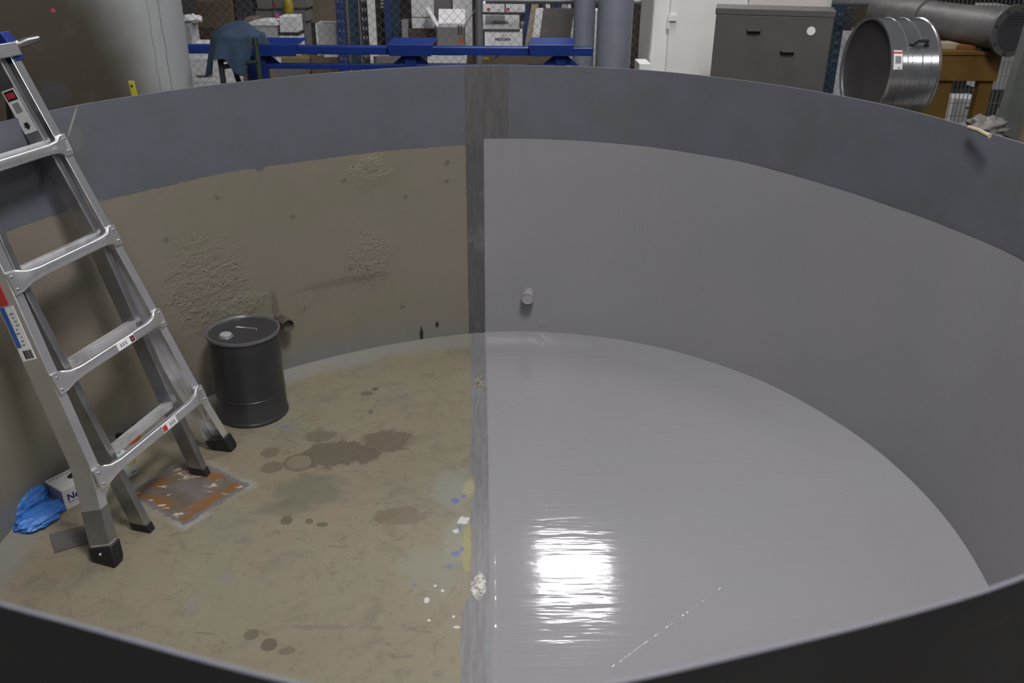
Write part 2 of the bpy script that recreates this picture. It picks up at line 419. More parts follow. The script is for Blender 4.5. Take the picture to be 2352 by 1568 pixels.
    E(440, 1390, 10, 20, (0.17, 0.16, 0.17), 0.6, 0.5); E(270, 1410, 30, 14, (0.15, 0.14, 0.10), 0.6, 0.6); E(830, 1372, 20, 14, (0.19, 0.16, 0.11), 0.8, 0.4); E(735, 1440, 60, 5, (0.13, 0.115, 0.085), 0.6, 0.6)
    # old grey-green and blue paint smears beside the tape
    E(1040, 1120, 45, 45, (0.19, 0.198, 0.165), 0.8, 0.4, 0.3); E(1055, 1230, 35, 55, (0.205, 0.21, 0.165), 0.7, 0.4, 0.3); E(990, 1310, 70, 60, (0.192, 0.195, 0.148), 0.6, 0.5, 0.4)
    E(1073, 1250, 10, 60, (0.25, 0.225, 0.085), 0.7, 0.4, 0.3); E(1078, 1120, 15, 20, (0.30, 0.28, 0.15), 0.6, 0.3, 0.3)
    blue = (0.10, 0.11, 0.28)
    for (u, v, a, b) in ((1046, 1149, 9, 6), (1066, 1139, 5, 3), (1055, 1212, 4, 8), (1047, 1271, 9, 7), (1060, 1260, 5, 6), (1030, 1300, 12, 4), (952, 1343, 3, 4), (930, 903, 5, 2), (655, 980, 14, 2)):
        E(u, v, a, b, blue, 0.8, 0.5, 0.05, 0, t.noise(o, 50, 4, 0.7))
    for (u, v, a, b) in ((1065, 1196, 14, 9), (1048, 1219, 6, 5), (979, 1378, 6, 7), (1000, 1345, 4, 3), (1017, 1356, 4, 3), (1042, 1415, 3, 3), (1050, 1440, 6, 4), (985, 1425, 5, 3)):
        E(u, v, a, b, (0.50, 0.50, 0.48), 0.85, 0.5, 0.05, 0, t.noise(o, 60, 4, 0.7))  # pale flecks paint specular glints into the floor colour
    # cove painted grey at the foot of the wall
    xy = t.xyz(o); ax = t.math('ARCTAN2', xy[1], xy[0])
    # rusty plate patch
    q = [onz(*p) for p in ((425, 1056), (585, 1104), (408, 1218), (312, 1128))]
    ctr = sum(q) / 4; e = (q[1] - q[0] + q[2] - q[3]) / 2; g = (q[3] - q[0] + q[2] - q[1]) / 2
    rot = math.atan2(e[1], e[0]); le = np.linalg.norm(e) / 2; lg = np.linalg.norm(g) / 2
    m = t.mapping(o, loc=(-ctr[0], -ctr[1], 0)); m = t.mapping(m, rot=(0, 0, -rot)); p = t.xyz(t.mapping(m, sc=(1 / le, 1 / lg, 0)))
    edge = t.math('MAXIMUM', t.math('ABSOLUTE', p[0]), t.math('ABSOLUTE', p[1]))
    w2 = t.noise(o, 26, 4, 0.65); edge = t.math('ADD', edge, t.math('MULTIPLY', t.math('SUBTRACT', w2, 0.5), 0.32))
    halo = t.rng(edge, 1.12, 1.22, 1, 0)
    c = t.mix(t.math('MULTIPLY', halo, t.rng(t.noise(o, 6, 3), 0.4, 0.65, 0.15, 0.7)), c, (0.25, 0.245, 0.24))
    plate = t.rng(edge, 0.98, 1.03, 1, 0)
    pc = t.mix(t.rng(t.noise(o, 8, 4), 0.4, 0.6), (0.10, 0.082, 0.066), (0.12, 0.108, 0.098))
    rim = t.math('MULTIPLY', t.rng(edge, 0.42, 0.72), t.rng(t.noise(o, 12, 4, 0.6), 0.38, 0.55))
    pc = t.mix(rim, pc, (0.165, 0.078, 0.026))
    pc = t.mix(t.math('MULTIPLY', t.rng(t.noise(t.mapping(o, rot=(0, 0, rot), sc=(1, 2.2, 1)), 17, 3, 0.6), 0.60, 0.64), t.rng(edge, 0.25, 0.5)), pc, (0.42, 0.33, 0.25))
    pc = t.mix(t.rng(edge, 0.84, 0.93), pc, (0.12, 0.115, 0.115))
    c = t.mix(plate, c, pc)
    cov = t.new('ShaderNodeAttribute', attribute_name='cove').outputs['Fac']
    cc = t.math('ADD', cov, t.math('MULTIPLY', t.math('SUBTRACT', n2, 0.5), 0.5))
    c = t.mix(t.math('MULTIPLY', t.rng(cc, 0.38, 0.62), 0.7), c, (0.185, 0.180, 0.165))
    rough = t.rng(n2, 0.35, 0.7, 0.38, 0.62)
    rough = t.math('SUBTRACT', rough, t.math('MULTIPLY', t.rng(n4, 0.55, 0.7), 0.12))
    return t.out(c, rough, t.bump(t.math('ADD', n3, t.math('MULTIPLY', n2, 0.8)), 0.12, 0.004))

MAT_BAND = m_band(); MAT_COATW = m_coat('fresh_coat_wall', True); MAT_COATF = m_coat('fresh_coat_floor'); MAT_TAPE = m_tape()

tank = thing('tank', 'big round grey tank with its right half freshly painted glossy grey', 'tank', (0, 0, FZ))

COVE_W, COVE_H = 0.15, 0.030
def cove(r, t):
    s = max(0.0, (r - (r_flr(t) - COVE_W)) / COVE_W); return COVE_H * min(s, 1.0) ** 2
# shell: inner face (upper band colour), lip
NT = 288
mb = MB(); uvs = []
zs = [0.0] + [HT * k / 10 for k in range(1, 11)]
rings = []
for z in zs: rings.append([wp(360 * i / NT, z) for i in range(NT)])
mbr = rings
TH = 0.005
rings.append([wp(360 * i / NT, HT, -0.001) + Vector((0, 0, 0.001)) for i in range(NT)])
rings.append([wp(360 * i / NT, HT, -TH + 0.001) + Vector((0, 0, 0.001)) for i in range(NT)])
rings.append([wp(360 * i / NT, HT, -TH) for i in range(NT)])
mb.loft(rings, cap=False)
uvs = [wall_uv(360 * i / NT, r[i].z) for r in rings for i in range(NT)]
mb.build('upper_wall', MAT_BAND, tank, smooth='auto', uvs=uvs)
mb = MB()
rings = [[wp(360 * i / NT, z, -TH) + Vector((0, 0, 0 if z > 0 else FZ)) for i in range(NT)] for z in (0.0, HT * .33, HT * .66, HT)]
mb.loft(rings, cap=False)
o = mb.build('outer_wall', m_outer(), tank, smooth=True, uvs=[wall_uv(360 * i / NT, r[i].z) for r in rings for i in range(NT)])
o['label'] = 'dark outer face of the tank wall'
# bare wall coat on the left, fresh coat on the right, tape strip between
def wall_patch(name, mat, t0, t1, fz0, fz1, off, nu, nv, label=None):
    uv = []
    def fn(a, b):
        t = t0 + (t1 - t0) * a; z = fz0(t) + (fz1(t) - fz0(t)) * b
        uv.append(wall_uv(t, z)); return wp(t, z, off)
    mb = MB().grid(fn, nu, nv)
    # thin edge thickness back to the shell
    o = mb.build(name, mat, tank, smooth='keep', uvs=uv)
    for p in o.data.polygons: p.use_smooth = True
    if label: o['label'] = label
    return o
zero = lambda t: 0.0
wall_patch('bare_wall', m_barewall(), 258, t_tl, zero, hbL, 0.002, 520, 16, 'old beige wall with chipped and blistered paint')
wall_patch('painted_wall', MAT_COATW, t_tr, -86, zero, hbR, 0.004, 260, 14, 'freshly painted grey lower wall')
wall_patch('tape_strip', m_tape('tape_wall', 0.54), t_tl + 0.05, t_tr - 0.02, zero, lambda t: hbL(t_tl) + 0.006, 0.003, 6, 12, 'grey tape strip running up the wall')
wall_patch('bare_strip', m_strip(), t_s0, t_s1, lambda t: hbL(t_tl) * 1.0 if t > t_tr else hbR(t_tr - .5), lambda t: HT, 0.0015, 8, 12, 'darker unpainted strip on the upper wall')

# floor
mb = MB(); NR = 44; vs = [Vector((0, 0, 0))]; cv = [0.0]
fr = [k / 30 * 0.9 for k in range(1, 31)] + [0.9 + 0.1 * k / 14 for k in range(1, 15)]
for f in fr:
    for i in range(NT):
        t = 360 * i / NT; R = r_flr(t) + 0.004; r = R * f
        vs.append(Vector((r * math.cos(math.radians(t)), r * math.sin(math.radians(t)), cove(r, t))))
        cv.append(max(0.0, (r - (R - 0.17)) / 0.17))
fs = [(0, 1 + i, 1 + (i + 1) % NT) for i in range(NT)]
for k in range(len(fr) - 1):
    for i in range(NT):
        j = (i + 1) % NT; a = 1 + k * NT
        fs.append((a + i, a + NT + i, a + NT + j, a + j))
mb.add(vs, fs)
fl = mb.build('bare_floor', m_floor(), tank, smooth='keep')
for p in fl.data.polygons: p.use_smooth = True
at = fl.data.attributes.new('cove', 'FLOAT', 'POINT'); at.data.foreach_set('value', cv)
fl['label'] = 'stained beige tank floor with a rusty square patch'
# tape on floor
TL = [(1082, 772), (1083, 960), (1080, 1050), (1078, 1082), (1090, 1100), (1090, 1140), (1079, 1160), (1081, 1200), (1084, 1305), (1080, 1370), (1065, 1386), (1060, 1440), (1057, 1500), (1062, 1530), (1055, 1568), (1040, 2300)]
TR = [(1113, 772), (1117, 900), (1120, 1000), (1122, 1100), (1123, 1200), (1124, 1400), (1125, 1568), (1126, 2300)]
TLw = np.array([onz(*p)[:2] for p in TL]); TRw = np.array([onz(*p)[:2] for p in TR])
def xL(y): return float(np.interp(y, TLw[::-1, 1], TLw[::-1, 0]))
def xR(y): return float(np.interp(y, TRw[::-1, 1], TRw[::-1, 0]))
def ftop(x, y, dz):
    r = math.hypot(x, y); t = math.degrees(math.atan2(y, x)); return Vector((x, y, cove(min(r, r_flr(t)), t) + dz))
y1 = r_flr(94) * math.sin(math.radians(94)) - 0.0005; y0 = -1.3
def ft(a, b):
    y = y1 + (y0 - y1) * b; l = xL(y) + 0.004 * mnoise.noise((y * 30, 0, 0)); x = l + (xR(y) + 0.003 - l) * a
    return ftop(x, y, 0.0016)
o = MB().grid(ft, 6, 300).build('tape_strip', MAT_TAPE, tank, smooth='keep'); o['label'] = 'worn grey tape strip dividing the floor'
# fresh coat on the floor, with a raised lip of paint along the tape
def fc(a, b):
    ya = y0 + (y1 - y0) * a
    L = Vector((xR(ya) + 0.0015 * mnoise.noise((ya * 45, 5, 0)), ya, 0))
    tb = -74 + (93.2 + 74) * a
    R = r_flr(tb); W = Vector((R * math.cos(math.radians(tb)), R * math.sin(math.radians(tb)), 0))
    k = b ** 0.8
    X = L.lerp(W, k)
    lip = 0.0030 * math.exp(-(((X - L).length - .004) / 0.006) ** 2) * (0.7 + 1.2 * mnoise.noise((ya * 42, 0, 3)))
    return ftop(X.x, X.y, 0.004 + max(0, lip) - (0.003 if b == 0 else 0))
us = [0, .002, .004, .006, .009, .013, .02] + [0.02 + 0.98 * k / 60 for k in range(1, 61)]
mb = MB(); na = 330; vs = [fc(i / na, u) for u in us for i in range(na + 1)]
mb.add(vs, [(j * (na + 1) + i, j * (na + 1) + i + 1, (j + 1) * (na + 1) + i + 1, (j + 1) * (na + 1) + i) for j in range(len(us) - 1) for i in range(na)])
o = mb.build('painted_floor', MAT_COATF, tank, smooth=True); o['label'] = 'glossy freshly painted grey half of the tank floor'
# raised seams under the paint
def seam(px, name, r0, hk=1.0):
    mb = MB(); P = [Vector(onz(*p)) for p in px]; pts = []; rs = []
    for k in range(len(P) - 1):
        a, b = P[k], P[k + 1]; n = max(2, int((b - a).length / 0.006))
        for i in range(n):
            X = a.lerp(b, i / n); q = mnoise.noise((X.x * 70, X.y * 70, 2)); X.z = 0.0042 + 0.0006 * q
            X.x += 0.002 * mnoise.noise((X.x * 40, X.y * 40, 7)); pts.append(X); rs.append(max(0.0, 0.6 + 1.1 * q))
    rings = []; d = (P[-1] - P[0]).normalized(); sd = Vector((-d.y, d.x, 0))
    for X, k in zip(pts, rs):
        rings.append([Vector((X.x, X.y, 0.0036)) + sd * (w * r0) + Vector((0, 0, 0.0011 * hk * k * math.exp(-(w * 1.7) ** 2))) for w in (-1, -.7, -.45, -.22, 0, .22, .45, .7, 1)])
    mb.loft(rings, cap=False, closed=False); o = mb.build(name, MAT_COATF, tank, smooth=True); o['label'] = 'thin raised seam under the fresh paint'
    return o
seam([(1126, 953), (1190, 920), (1285, 878)], 'seam_ridge', 0.0055, 2.6)
seam([(1404, 1536), (1500, 1466), (1592, 1400), (1740, 1290)], 'seam_ridge', 0.0065, 1.6)

# pipe stubs through the wall
def stub(u, v, r, L, mat, label, closed):
    t, z, P = wallhit(u, v); n = Vector((-math.cos(math.radians(t)), -math.sin(math.radians(t)), 0)); mb = MB()
    base = P - n * 0.006
    prof = [(r * 1.0, 0), (r, L * .55), (r * 1.10, L * .57), (r * 1.12, L * .62), (r * 1.12, L * .97), (r * 1.04, L + .006)]
    prof += [(r * 0.9, L + .006), (r * 0.84, L + (0.002 if closed else -.012)), (0.001, L + (0.004 if closed else -.012))]
    mb.lathe(base, prof, n=28, axis=n); o = mb.build('pipe_stub', mat, tank, smooth='auto'); o['label'] = label
    return o
def m_rustpipe():
    t = T('pipe_rust'); o = t.obj(); n = t.noise(o, 40, 4, 0.6)
    return t.out(t.mix(t.rng(n, 0.35, 0.65), (0.035, 0.026, 0.022), (0.10, 0.08, 0.062)), 0.6, t.bump(n, 0.4, 0.004))
stub(640, 733, 0.0255, 0.085, m_rustpipe(), 'short brown pipe stub sticking out of the wall', False)
t_ = T('pipe_coat'); o_ = t_.obj(); n_ = t_.noise(o_, 55, 3, 0.6)
stub(1214, 672, 0.0265, 0.075, t_.out((0.31, 0.30, 0.32), 0.22, t_.bump(n_, 0.8, 0.006)), 'pipe stub covered in fresh grey paint', True)
# ------------------------------------------------------------------ LADDER
def m_alu(name, base=0.52, rough=0.34, dirt=0.35, metal=0.9):
    t = T(name); o = t.obj(); n = t.noise(o, 9, 4, 0.6); n2 = t.noise(o, 45, 3); n3 = t.noise(o, 32, 5, 0.7)
    c = t.mix(t.math('MULTIPLY', t.rng(n, 0.42, 0.72), dirt), (base, base, base * 1.03), (base * .45, base * .44, base * .42))
    c = t.mix(t.math('MULTIPLY', t.rng(n3, 0.60, 0.80), dirt * .6), c, (0.16, 0.15, 0.14))
    return t.out(c, rough, None, metal=metal)
ALU = m_alu('aluminium_rail', 0.86, 0.27, 0.22); ALU_D = m_alu('aluminium_dirty_shaded', 0.42, 0.36, 0.5, 0.97); ALU_T = m_alu('aluminium_tread', 0.70, 0.45, 0.8, 0.6)  # ALU_D: dirt, plus a darker base imitating shade on the inner rails
BLACK = paint('black_rubber', (0.012, 0.011, 0.013), 0.55)
BLUEP = paint('blue_plastic', (0.01, 0.025, 0.16), 0.4)
WHITE_P = paint('label_white', (0.62, 0.62, 0.62), 0.45)
RED_P = paint('label_red', (0.40, 0.03, 0.03), 0.45)
BLUE_P = paint('label_blue', (0.03, 0.09, 0.30), 0.45)
INK = paint('ink', (0.015, 0.015, 0.018), 0.5)
GREY_I = paint('grey_ink', (0.22, 0.22, 0.23), 0.5)

lad_mid1 = Vector((-1.219, -0.071, 0.271)); WAZ = 1.298; WL = 0.553; DV = Vector((-0.094, 0.028, 0.296)); TPR = 0.026
BW = Vector((math.cos(WAZ), math.sin(WAZ), 0))                 # along the rungs, near side to far side
mid = lambda k: lad_mid1 + BW * WL / 2 + DV * (k - 1)
half = lambda k: WL / 2 - TPR * (k - 1)
UPD = DV.normalized(); NRM = BW.cross(UPD).normalized()         # climbing face
if NRM.x < 0: NRM = -NRM
LK = lambda k: mid(k) - BW * half(k)
RK = lambda k: mid(k) + BW * half(k)
footL = Vector(onz(270, 1300)); footR = Vector(onz(541, 1030))
lad = thing('ladder', 'aluminium telescoping ladder leaning on the left wall inside the tank', 'ladder', (-1.09, 0.19, 0.0))

def channel(path, inward, depth, fl, t, name, mat, parent, front=0.0):
    """C profile swept along path; inward = unit vector from the web to the flanges"""
    prof = [(0, front), (fl, front), (fl, front - t), (t, front - t), (t, front - depth + t), (fl, front - depth + t), (fl, front - depth), (0, front - depth)]
    rings = [[p + inward * a + NRM * b for a, b in prof] for p in path]
    return MB().loft(rings).build(name, mat, parent, smooth='auto', bevel=0.0022)
def box_rail(path, inward, depth, w, name, mat, parent, front):
    prof = [(0, front), (w, front), (w, front - depth), (0, front - depth)]
    rings = [[p + inward * a + NRM * b for a, b in prof] for p in path]
    return MB().loft(rings).build(name, mat, parent, smooth='auto', bevel=0.004)
OD, OF = 0.078, 0.034
def foot_start(f, nxt, lift): 
    d = (nxt - f).normalized(); return f + d * (lift / d.z)
pathL = [foot_start(footL, LK(1.0), 0.012), LK(1.15), LK(2), LK(5.02)]
pathR = [foot_start(footR, RK(1.0), 0.012), RK(1.15), RK(2), RK(5.02)]
railL = channel([p - BW * 0.010 for p in pathL], BW, OD, OF, 0.004, 'outer_rail', ALU, lad)
railR = channel([p + BW * 0.010 for p in pathR], -BW, OD, OF, 0.004, 'outer_rail', ALU, lad)
# grimy lower ends and black rubber feet
def foot(path, inward, off, parent):
    d = (path[1] - path[0]).normalized(); p0 = path[0] - d * (path[0].z - 0.0) / d.z
    prof = [(-0.006, 0.006), (OF + .006, 0.006), (OF + .006, -OD - .006), (-0.006, -OD - .006)]
    def at(z):
        out = []
        for a, b in prof:
            q = p0 + inward * a + NRM * b + off; k = (z - q.z) / d.z; out.append(q + d * k)
        return out
    top = [p0 + off + inward * a + NRM * b + d * 0.075 for a, b in prof]
    r0 = at(0.0012); r1 = [q + (q - p0 - off) * 0.0 for q in at(0.02)]
    c = sum(r0, Vector()) / 4; r0 = [c + (q - c) * 0.86 for q in r0]
    o = MB().loft([r0, r1, top]).build('rubber_foot', BLACK, parent, smooth='auto', bevel=0.004); o['label'] = 'black rubber foot'
    mb = MB(); q = (top[0] + top[3] + r1[0] + r1[3]) / 4
    mb.ball(q - inward * 0.001, 0.005, 6); b = mb.build('rivet', ALU, parent, smooth=True)
foot(pathL, BW, -BW * 0.010, railL); foot(pathR, -BW, BW * 0.010, railR)
def sleeve(path, inward, off, L, parent):     # dirty tape-like grime zone at the bottom of the rail
    d = (path[1] - path[0]).normalized(); s = path[0] + d * 0.07
    prof = [(-0.0012, 0.0012), (OF + .0012, 0.0012), (OF + .0012, -OD - .0012), (-0.0012, -OD - .0012)]
    rings = [[s + off + inward * a + NRM * b + d * h for a, b in prof] for h in (0, L)]
    o = MB().loft(rings, cap=False).build('grime_sleeve', ALU_D, parent, smooth='auto'); o['label'] = 'dirty lower end of the rail'
sleeve(pathL, BW, -BW * 0.010, 0.11, railL)
# inner section
inL = Vector(onz(350, 1226)); inR = Vector(onz(488, 1087))
def inpath(f, edge, s):
    e = [edge(k) + BW * s * 0.034 for k in (3, 5.0, 9.2)]
    d = (e[0] - f).normalized(); return [f + d * 0.02 / d.z] + e
ipL = inpath(inL, LK, 1); ipR = inpath(inR, RK, -1)
IDP, IW = 0.060, 0.026
irL = box_rail(ipL, BW, IDP, IW, 'inner_rail', ALU_D, lad, -0.008)
irR = box_rail(ipR, -BW, IDP, IW, 'inner_rail', ALU_D, lad, -0.008)
for p, inw, par in ((ipL, BW, irL), (ipR, -BW, irR)):
    d = (p[1] - p[0]).normalized(); pr = [(-.001, -.006), (IW + .001, -.006), (IW + .001, -IDP - .010), (-.001, -IDP - .010)]
    q0 = p[0]; low = []; top = []
    for a, b in pr:
        q = q0 + inw * a + NRM * b; k = (0.0012 - q.z) / d.z; low.append(q + d * k); top.append(q + d * max(0.012, (0.03 - q.z) / d.z))
    MB().loft([low, top]).build('end_cap', BLACK, par, smooth='auto', bevel=0.002)
# front flanges of inner rails read as brighter strips
# rungs of the outer section, with flattened riveted ends
def rung(k):
    a, b = LK(k), RK(k); L = (b - a).length; a = a - BW * 0.010; L += 0.020
    st = [(0.0, 0.004, 0.034, 0.004), (0.030, 0.005, 0.033, 0.005), (0.06, 0.013, 0.020, 0.012), (0.10, 0.015, 0.0165, 0.014), (0.5, None, None, None)]
    seq = [(s, n, h, c) for s, n, h, c in st[:4]] + [(L - s, n, h, c) for s, n, h, c in st[:4][::-1]]
    rings = []
    for s, n, h, c in seq:
        ringp = []
        for q in range(16):
            an = 2 * math.pi * q / 16; cx, sy = math.cos(an), math.sin(an)
            e = 0.45; x = math.copysign(abs(cx) ** e, cx) * n; y = math.copysign(abs(sy) ** e, sy) * h
            ringp.append(a + BW * s + NRM * (c + x + 0.001) + UPD * y)
        rings.append(ringp)
    mb = MB().loft(rings); o = mb.build('rung', ALU, lad, smooth='auto')
    mb = MB()
    for s in (0.012, L - 0.012):
        for h in (0.019, -0.019):
            mb.ball(a + BW * s + UPD * h + NRM * 0.0105, 0.0042, 5)
    # each pair of rivets belongs to the stamped end of the rung
    mb.build('rivets', ALU_D, o, smooth=True)['kind'] = 'stuff'
    # tread bar of the inner section behind it
    il, ir = ipL, ipR
    def onp(path, z):
        for i in range(len(path) - 1):
            if path[i].z <= z <= path[i + 1].z:
                f = (z - path[i].z) / (path[i + 1].z - path[i].z); return path[i].lerp(path[i + 1], f)
        return path[-1]
    zz = mid(k).z + 0.016; p, q = onp(il, zz) + BW * (IW + .0005), onp(ir, zz) - BW * (IW + .0005)
    sec = []
    for i in range(9):
        sec.append((-0.012 - 0.046 * i / 8, 0.014 - (0.002 if i % 2 else 0.0)))
    sec += [(-0.058, -0.012), (-0.012, -0.012)]
    lift = Vector((0, 0, 1))
    rings = [[X + NRM * u_ + UPD * 0.0 + lift * w_ for u_, w_ in sec] for X in (p, q)]
    MB().loft(rings).build('tread', ALU_T, lad, smooth='auto')
    return o
rungs = [rung(k) for k in (1, 2, 3, 4)]
for k in (6, 7, 8, 9):              # the inner section goes on above the collars
    p = (RK(k) - BW * 0.034) - (LK(k) + BW * 0.034); a0 = LK(k) + BW * (0.034 + IW)
    rings = [[X + NRM * u_ + Vector((0, 0, w_)) for u_, w_ in ((-.012, .014), (-.058, .014), (-.058, -.014), (-.012, -.014))] for X in (a0, a0 + p - BW * 2 * IW)]
    MB().loft(rings).build('tread', ALU_T, lad, bevel=.003)
# top rung of the outer section under the lock collars
def plate(k0, k1, name, mat, n0, n1):
    mb = MB(); P = [LK(k0) - BW * .012, RK(k0) + BW * .012, RK(k1) + BW * .012, LK(k1) - BW * .012]
    mb.hexa([p + NRM * n0 for p in P] + [p + NRM * n1 for p in P]); return mb.build(name, mat, lad, smooth='auto', bevel=0.003)
plate(4.90, 5.03, 'top_rung', ALU, 0.0005, 0.014)
for s, edge in ((-1, LK), (1, RK)):
    mb = MB(); c0 = edge(4.86); c1 = edge(5.14)
    prof = [(-0.016, 0.004), (0.020, 0.004), (0.020, -OD - .008), (-0.016, -OD - .008)]
    rings = [[c + BW * s * a + NRM * b for a, b in prof] for c in (c0, edge(4.94), edge(5.06), c1)]
    rings[1] = [c + BW * s * 0.006 for c in rings[1]]; rings[2] = [c + BW * s * 0.006 for c in rings[2]]
    col = mb.loft(rings).build('lock_collar', BLUEP, lad, smooth='auto', bevel=0.003); col['label'] = 'dark blue plastic lock collar'
    mb = MB(); q = edge(5.0) + BW * s * 0.024 + NRM * 0.0
    mb.lathe(q - NRM * 0.02, [(0.014, 0), (0.014, 0.026), (0.008, 0.03)], 16, axis=NRM)
    mb.tube([q, q + BW * s * 0.03 + UPD * 0.004 + NRM * .012, q + BW * s * 0.075 + UPD * 0.006 + NRM * .016], [0.012, 0.0125, 0.010], 10)
    lv = mb.build('lock_lever', ALU_D, lad, smooth='auto', bevel=0.001)
plate(5.35, 5.46, 'hinge_plate', ALU, -0.004, 0.010)
# braces behind the lowest rung
for s, e, f, fr in ((1, LK, footL, pathL), (-1, RK, footR, pathR)):
    a = e(1) + BW * s * 0.075 - NRM * 0.012 - UPD * .012; b = fr[0].lerp(fr[1], 0.42) + BW * s * 0.012 - NRM * 0.058
    d = (b - a); x = d.cross(NRM).normalized() * 0.008; n = NRM * 0.0015
    mb = MB(); mb.hexa([a - x - n, a + x - n, b + x - n, b - x - n, a - x + n, a + x + n, b + x + n, b - x + n]); mb.build('brace', ALU, lad, bevel=0.0006)
# stickers
def sticker(c, xd, yd, w, h, mat, parent, lab, th=0.0007, name='sticker'):
    x = Vector(xd).normalized(); y = Vector(yd).normalized(); z = x.cross(y)
    mb = MB(); P = [c + x * sx * w / 2 + y * sy * h / 2 for sx, sy in ((-1, -1), (1, -1), (1, 1), (-1, 1))]
    mb.hexa([p - z * th * .3 for p in P] + [p + z * th for p in P]); o = mb.build(name, mat, parent)
    if lab: o['label'] = lab
    return o, x, y, z
# on the outer face of the near rail: red, blue and white label with barcode
zc = LK(2.62) - BW * 0.0104; out = -BW
def railpt(k, n): return LK(k) - BW * 0.0104 + NRM * n
yd = (LK(3) - LK(2)).normalized(); xd = NRM
sticker(railpt(2.55, -0.046), xd, yd, 0.052, 0.165, WHITE_P, railL, 'white product label', 0.0006)
sticker(railpt(2.925, -0.052), xd, yd, 0.040, 0.060, RED_P, railL, 'red product label', 0.0006)
sticker(railpt(2.62, -0.062), xd, yd, 0.018, 0.125, BLUE_P, railL, 'blue band of the label', 0.0009)
for i, (w, n) in enumerate(((.006, -.056), (.003, -.049), (.005, -.042), (.002, -.036), (.005, -.029), (.003, -.022))):
    sticker(railpt(2.345, n * .82 - 0.008), xd, yd, w, 0.026, INK, railL, None, 0.001, 'barcode_bar')
random.seed(3)
for i in range(9):
    sticker(railpt(2.44 + i * 0.038, -0.038 + random.uniform(-.006, .006)), xd, yd, random.uniform(.006, .016), 0.005, GREY_I, railL, None, 0.001, 'label_print')
# warning labels facing the near side on the far inner rail
def ipt(k, n):
    z = mid(k).z
    for i in range(len(ipR) - 1):
        if ipR[i].z <= z <= ipR[i + 1].z:
            p = ipR[i].lerp(ipR[i + 1], (z - ipR[i].z) / (ipR[i + 1].z - ipR[i].z)); break
    return p - BW * (IW + 0.0004) + NRM * n
yd2 = (ipt(4.6, 0) - ipt(4.3, 0)).normalized()
sticker(ipt(4.42, -0.038), NRM, yd2, 0.050, 0.135, WHITE_P, irR, 'white warning label', 0.0006)
sticker(ipt(4.575, -0.038), NRM, yd2, 0.040, 0.030, INK, irR, None, 0.0009, 'label_header')
o, x, y, z = sticker(ipt(4.575, -0.038), NRM, yd2, 0.030, 0.016, RED_P, irR, None, 0.0012, 'label_oval')
sticker(ipt(4.455, -0.038), NRM, yd2, 0.026, 0.030, GREY_I, irR, None, 0.0009, 'label_print')
c = ipt(4.27, -0.038) - BW * 0.0012
ar = [(-.010, .002), (-.016, .002), (0, -.014), (.016, .002), (.010, .002), (.010, .014), (-.010, .014)]
mb = MB(); mb.prism([c + NRM * a * .8 + yd2 * b * .8 for a, b in ar], -BW * 0.0006); mb.build('label_arrow', INK, irR)
# stickers on the front of the rungs
def rung_sticker(k, s, w, red):
    c = LK(k) + BW * s + NRM * 0.0305
    sticker(c, BW, UPD, w, 0.024, WHITE_P, rungs[k - 1], 'white warning sticker', 0.0006)
    sticker(c + BW * red * w * 0.36, BW, UPD, 0.020, 0.019, RED_P if k == 1 else INK, rungs[k - 1], None, 0.001, 'sticker_mark')
    if k == 2: sticker(c + BW * red * w * 0.36, BW, UPD, 0.013, 0.009, RED_P, rungs[k - 1], None, 0.0014, 'sticker_mark')
    for i in range(3): sticker(c - BW * red * w * (0.02 + .14 * i), BW, UPD, w * .09, 0.012, GREY_I, rungs[k - 1], None, 0.001, 'sticker_print')
rung_sticker(2, 0.285, 0.085, 1); rung_sticker(1, 0.325, 0.075, -1)

# ------------------------------------------------------------------ PAIL
PD = 0.136; PH = 0.362
pc = onz(583, 944); pc = Vector((pc[0], pc[1], 0))
pail = thing('pail', 'dark grey steel pail with a closed lid standing behind the ladder', 'pail', (pc.x, pc.y, 0))
def m_pail():
    t = T('pail_paint'); o = t.obj(); n = t.noise(o, 5, 3, 0.5); n2 = t.noise(o, 12, 3)
    c = t.mix(t.rng(n, 0.4, 0.65), (0.030, 0.030, 0.034), (0.038, 0.038, 0.041))
    return t.out(c, 0.32, None, metal=0.2)
MP = m_pail(); MPL = paint('pail_lid', (0.13, 0.13, 0.135), 0.3, 0.3)
prof = [(PD - .004, 0.0), (PD + .003, 0.003), (PD + .0035, 0.012), (PD - .001, 0.018), (PD - .002, PH * .28), (PD - .0005, PH * .285), (PD - .0005, PH * .295), (PD - .002, PH * .30), (PD - .003, PH - .02), (PD - .003, PH - .004)]
MB().lathe(pc + Vector((0, 0, 0.0005)), prof, 64).build('body', MP, pail, smooth='auto')
prof = [(PD - .0025, -.006), (PD + .003, -.006), (PD + .0045, 0.0), (PD + .003, 0.006), (PD - .002, 0.006), (PD - .006, 0.0), (PD - .008, -.008), (PD - .012, -.010), (0.001, -.009)]
lid = MB().lathe(pc + Vector((0, 0, PH - .001)), prof, 64).build('lid', MPL, pail, smooth='auto')
cp = pc + Vector((-0.052, -0.050, PH - .010))
o = MB().lathe(cp, [(0.028, 0), (0.029, 0.007), (0.027, 0.009), (0.022, 0.009)], 32).build('spout_ring', MPL, lid, smooth='auto')
o = MB().lathe(cp + Vector((0, 0, .0085)), [(0.0225, 0), (0.0225, 0.008), (0.020, 0.010), (0.001, 0.010)], 32).build('spout_cap', paint('cap_plastic', (0.26, 0.26, 0.28), 0.4), pail, smooth='auto'); o['label'] = 'pale plastic spout cap'
hc = pc + Vector((0.005, 0.012, PH - .008)); hx = Vector((1, -0.25, 0)).normalized(); hy = Vector((0.25, 1, 0)).normalized()
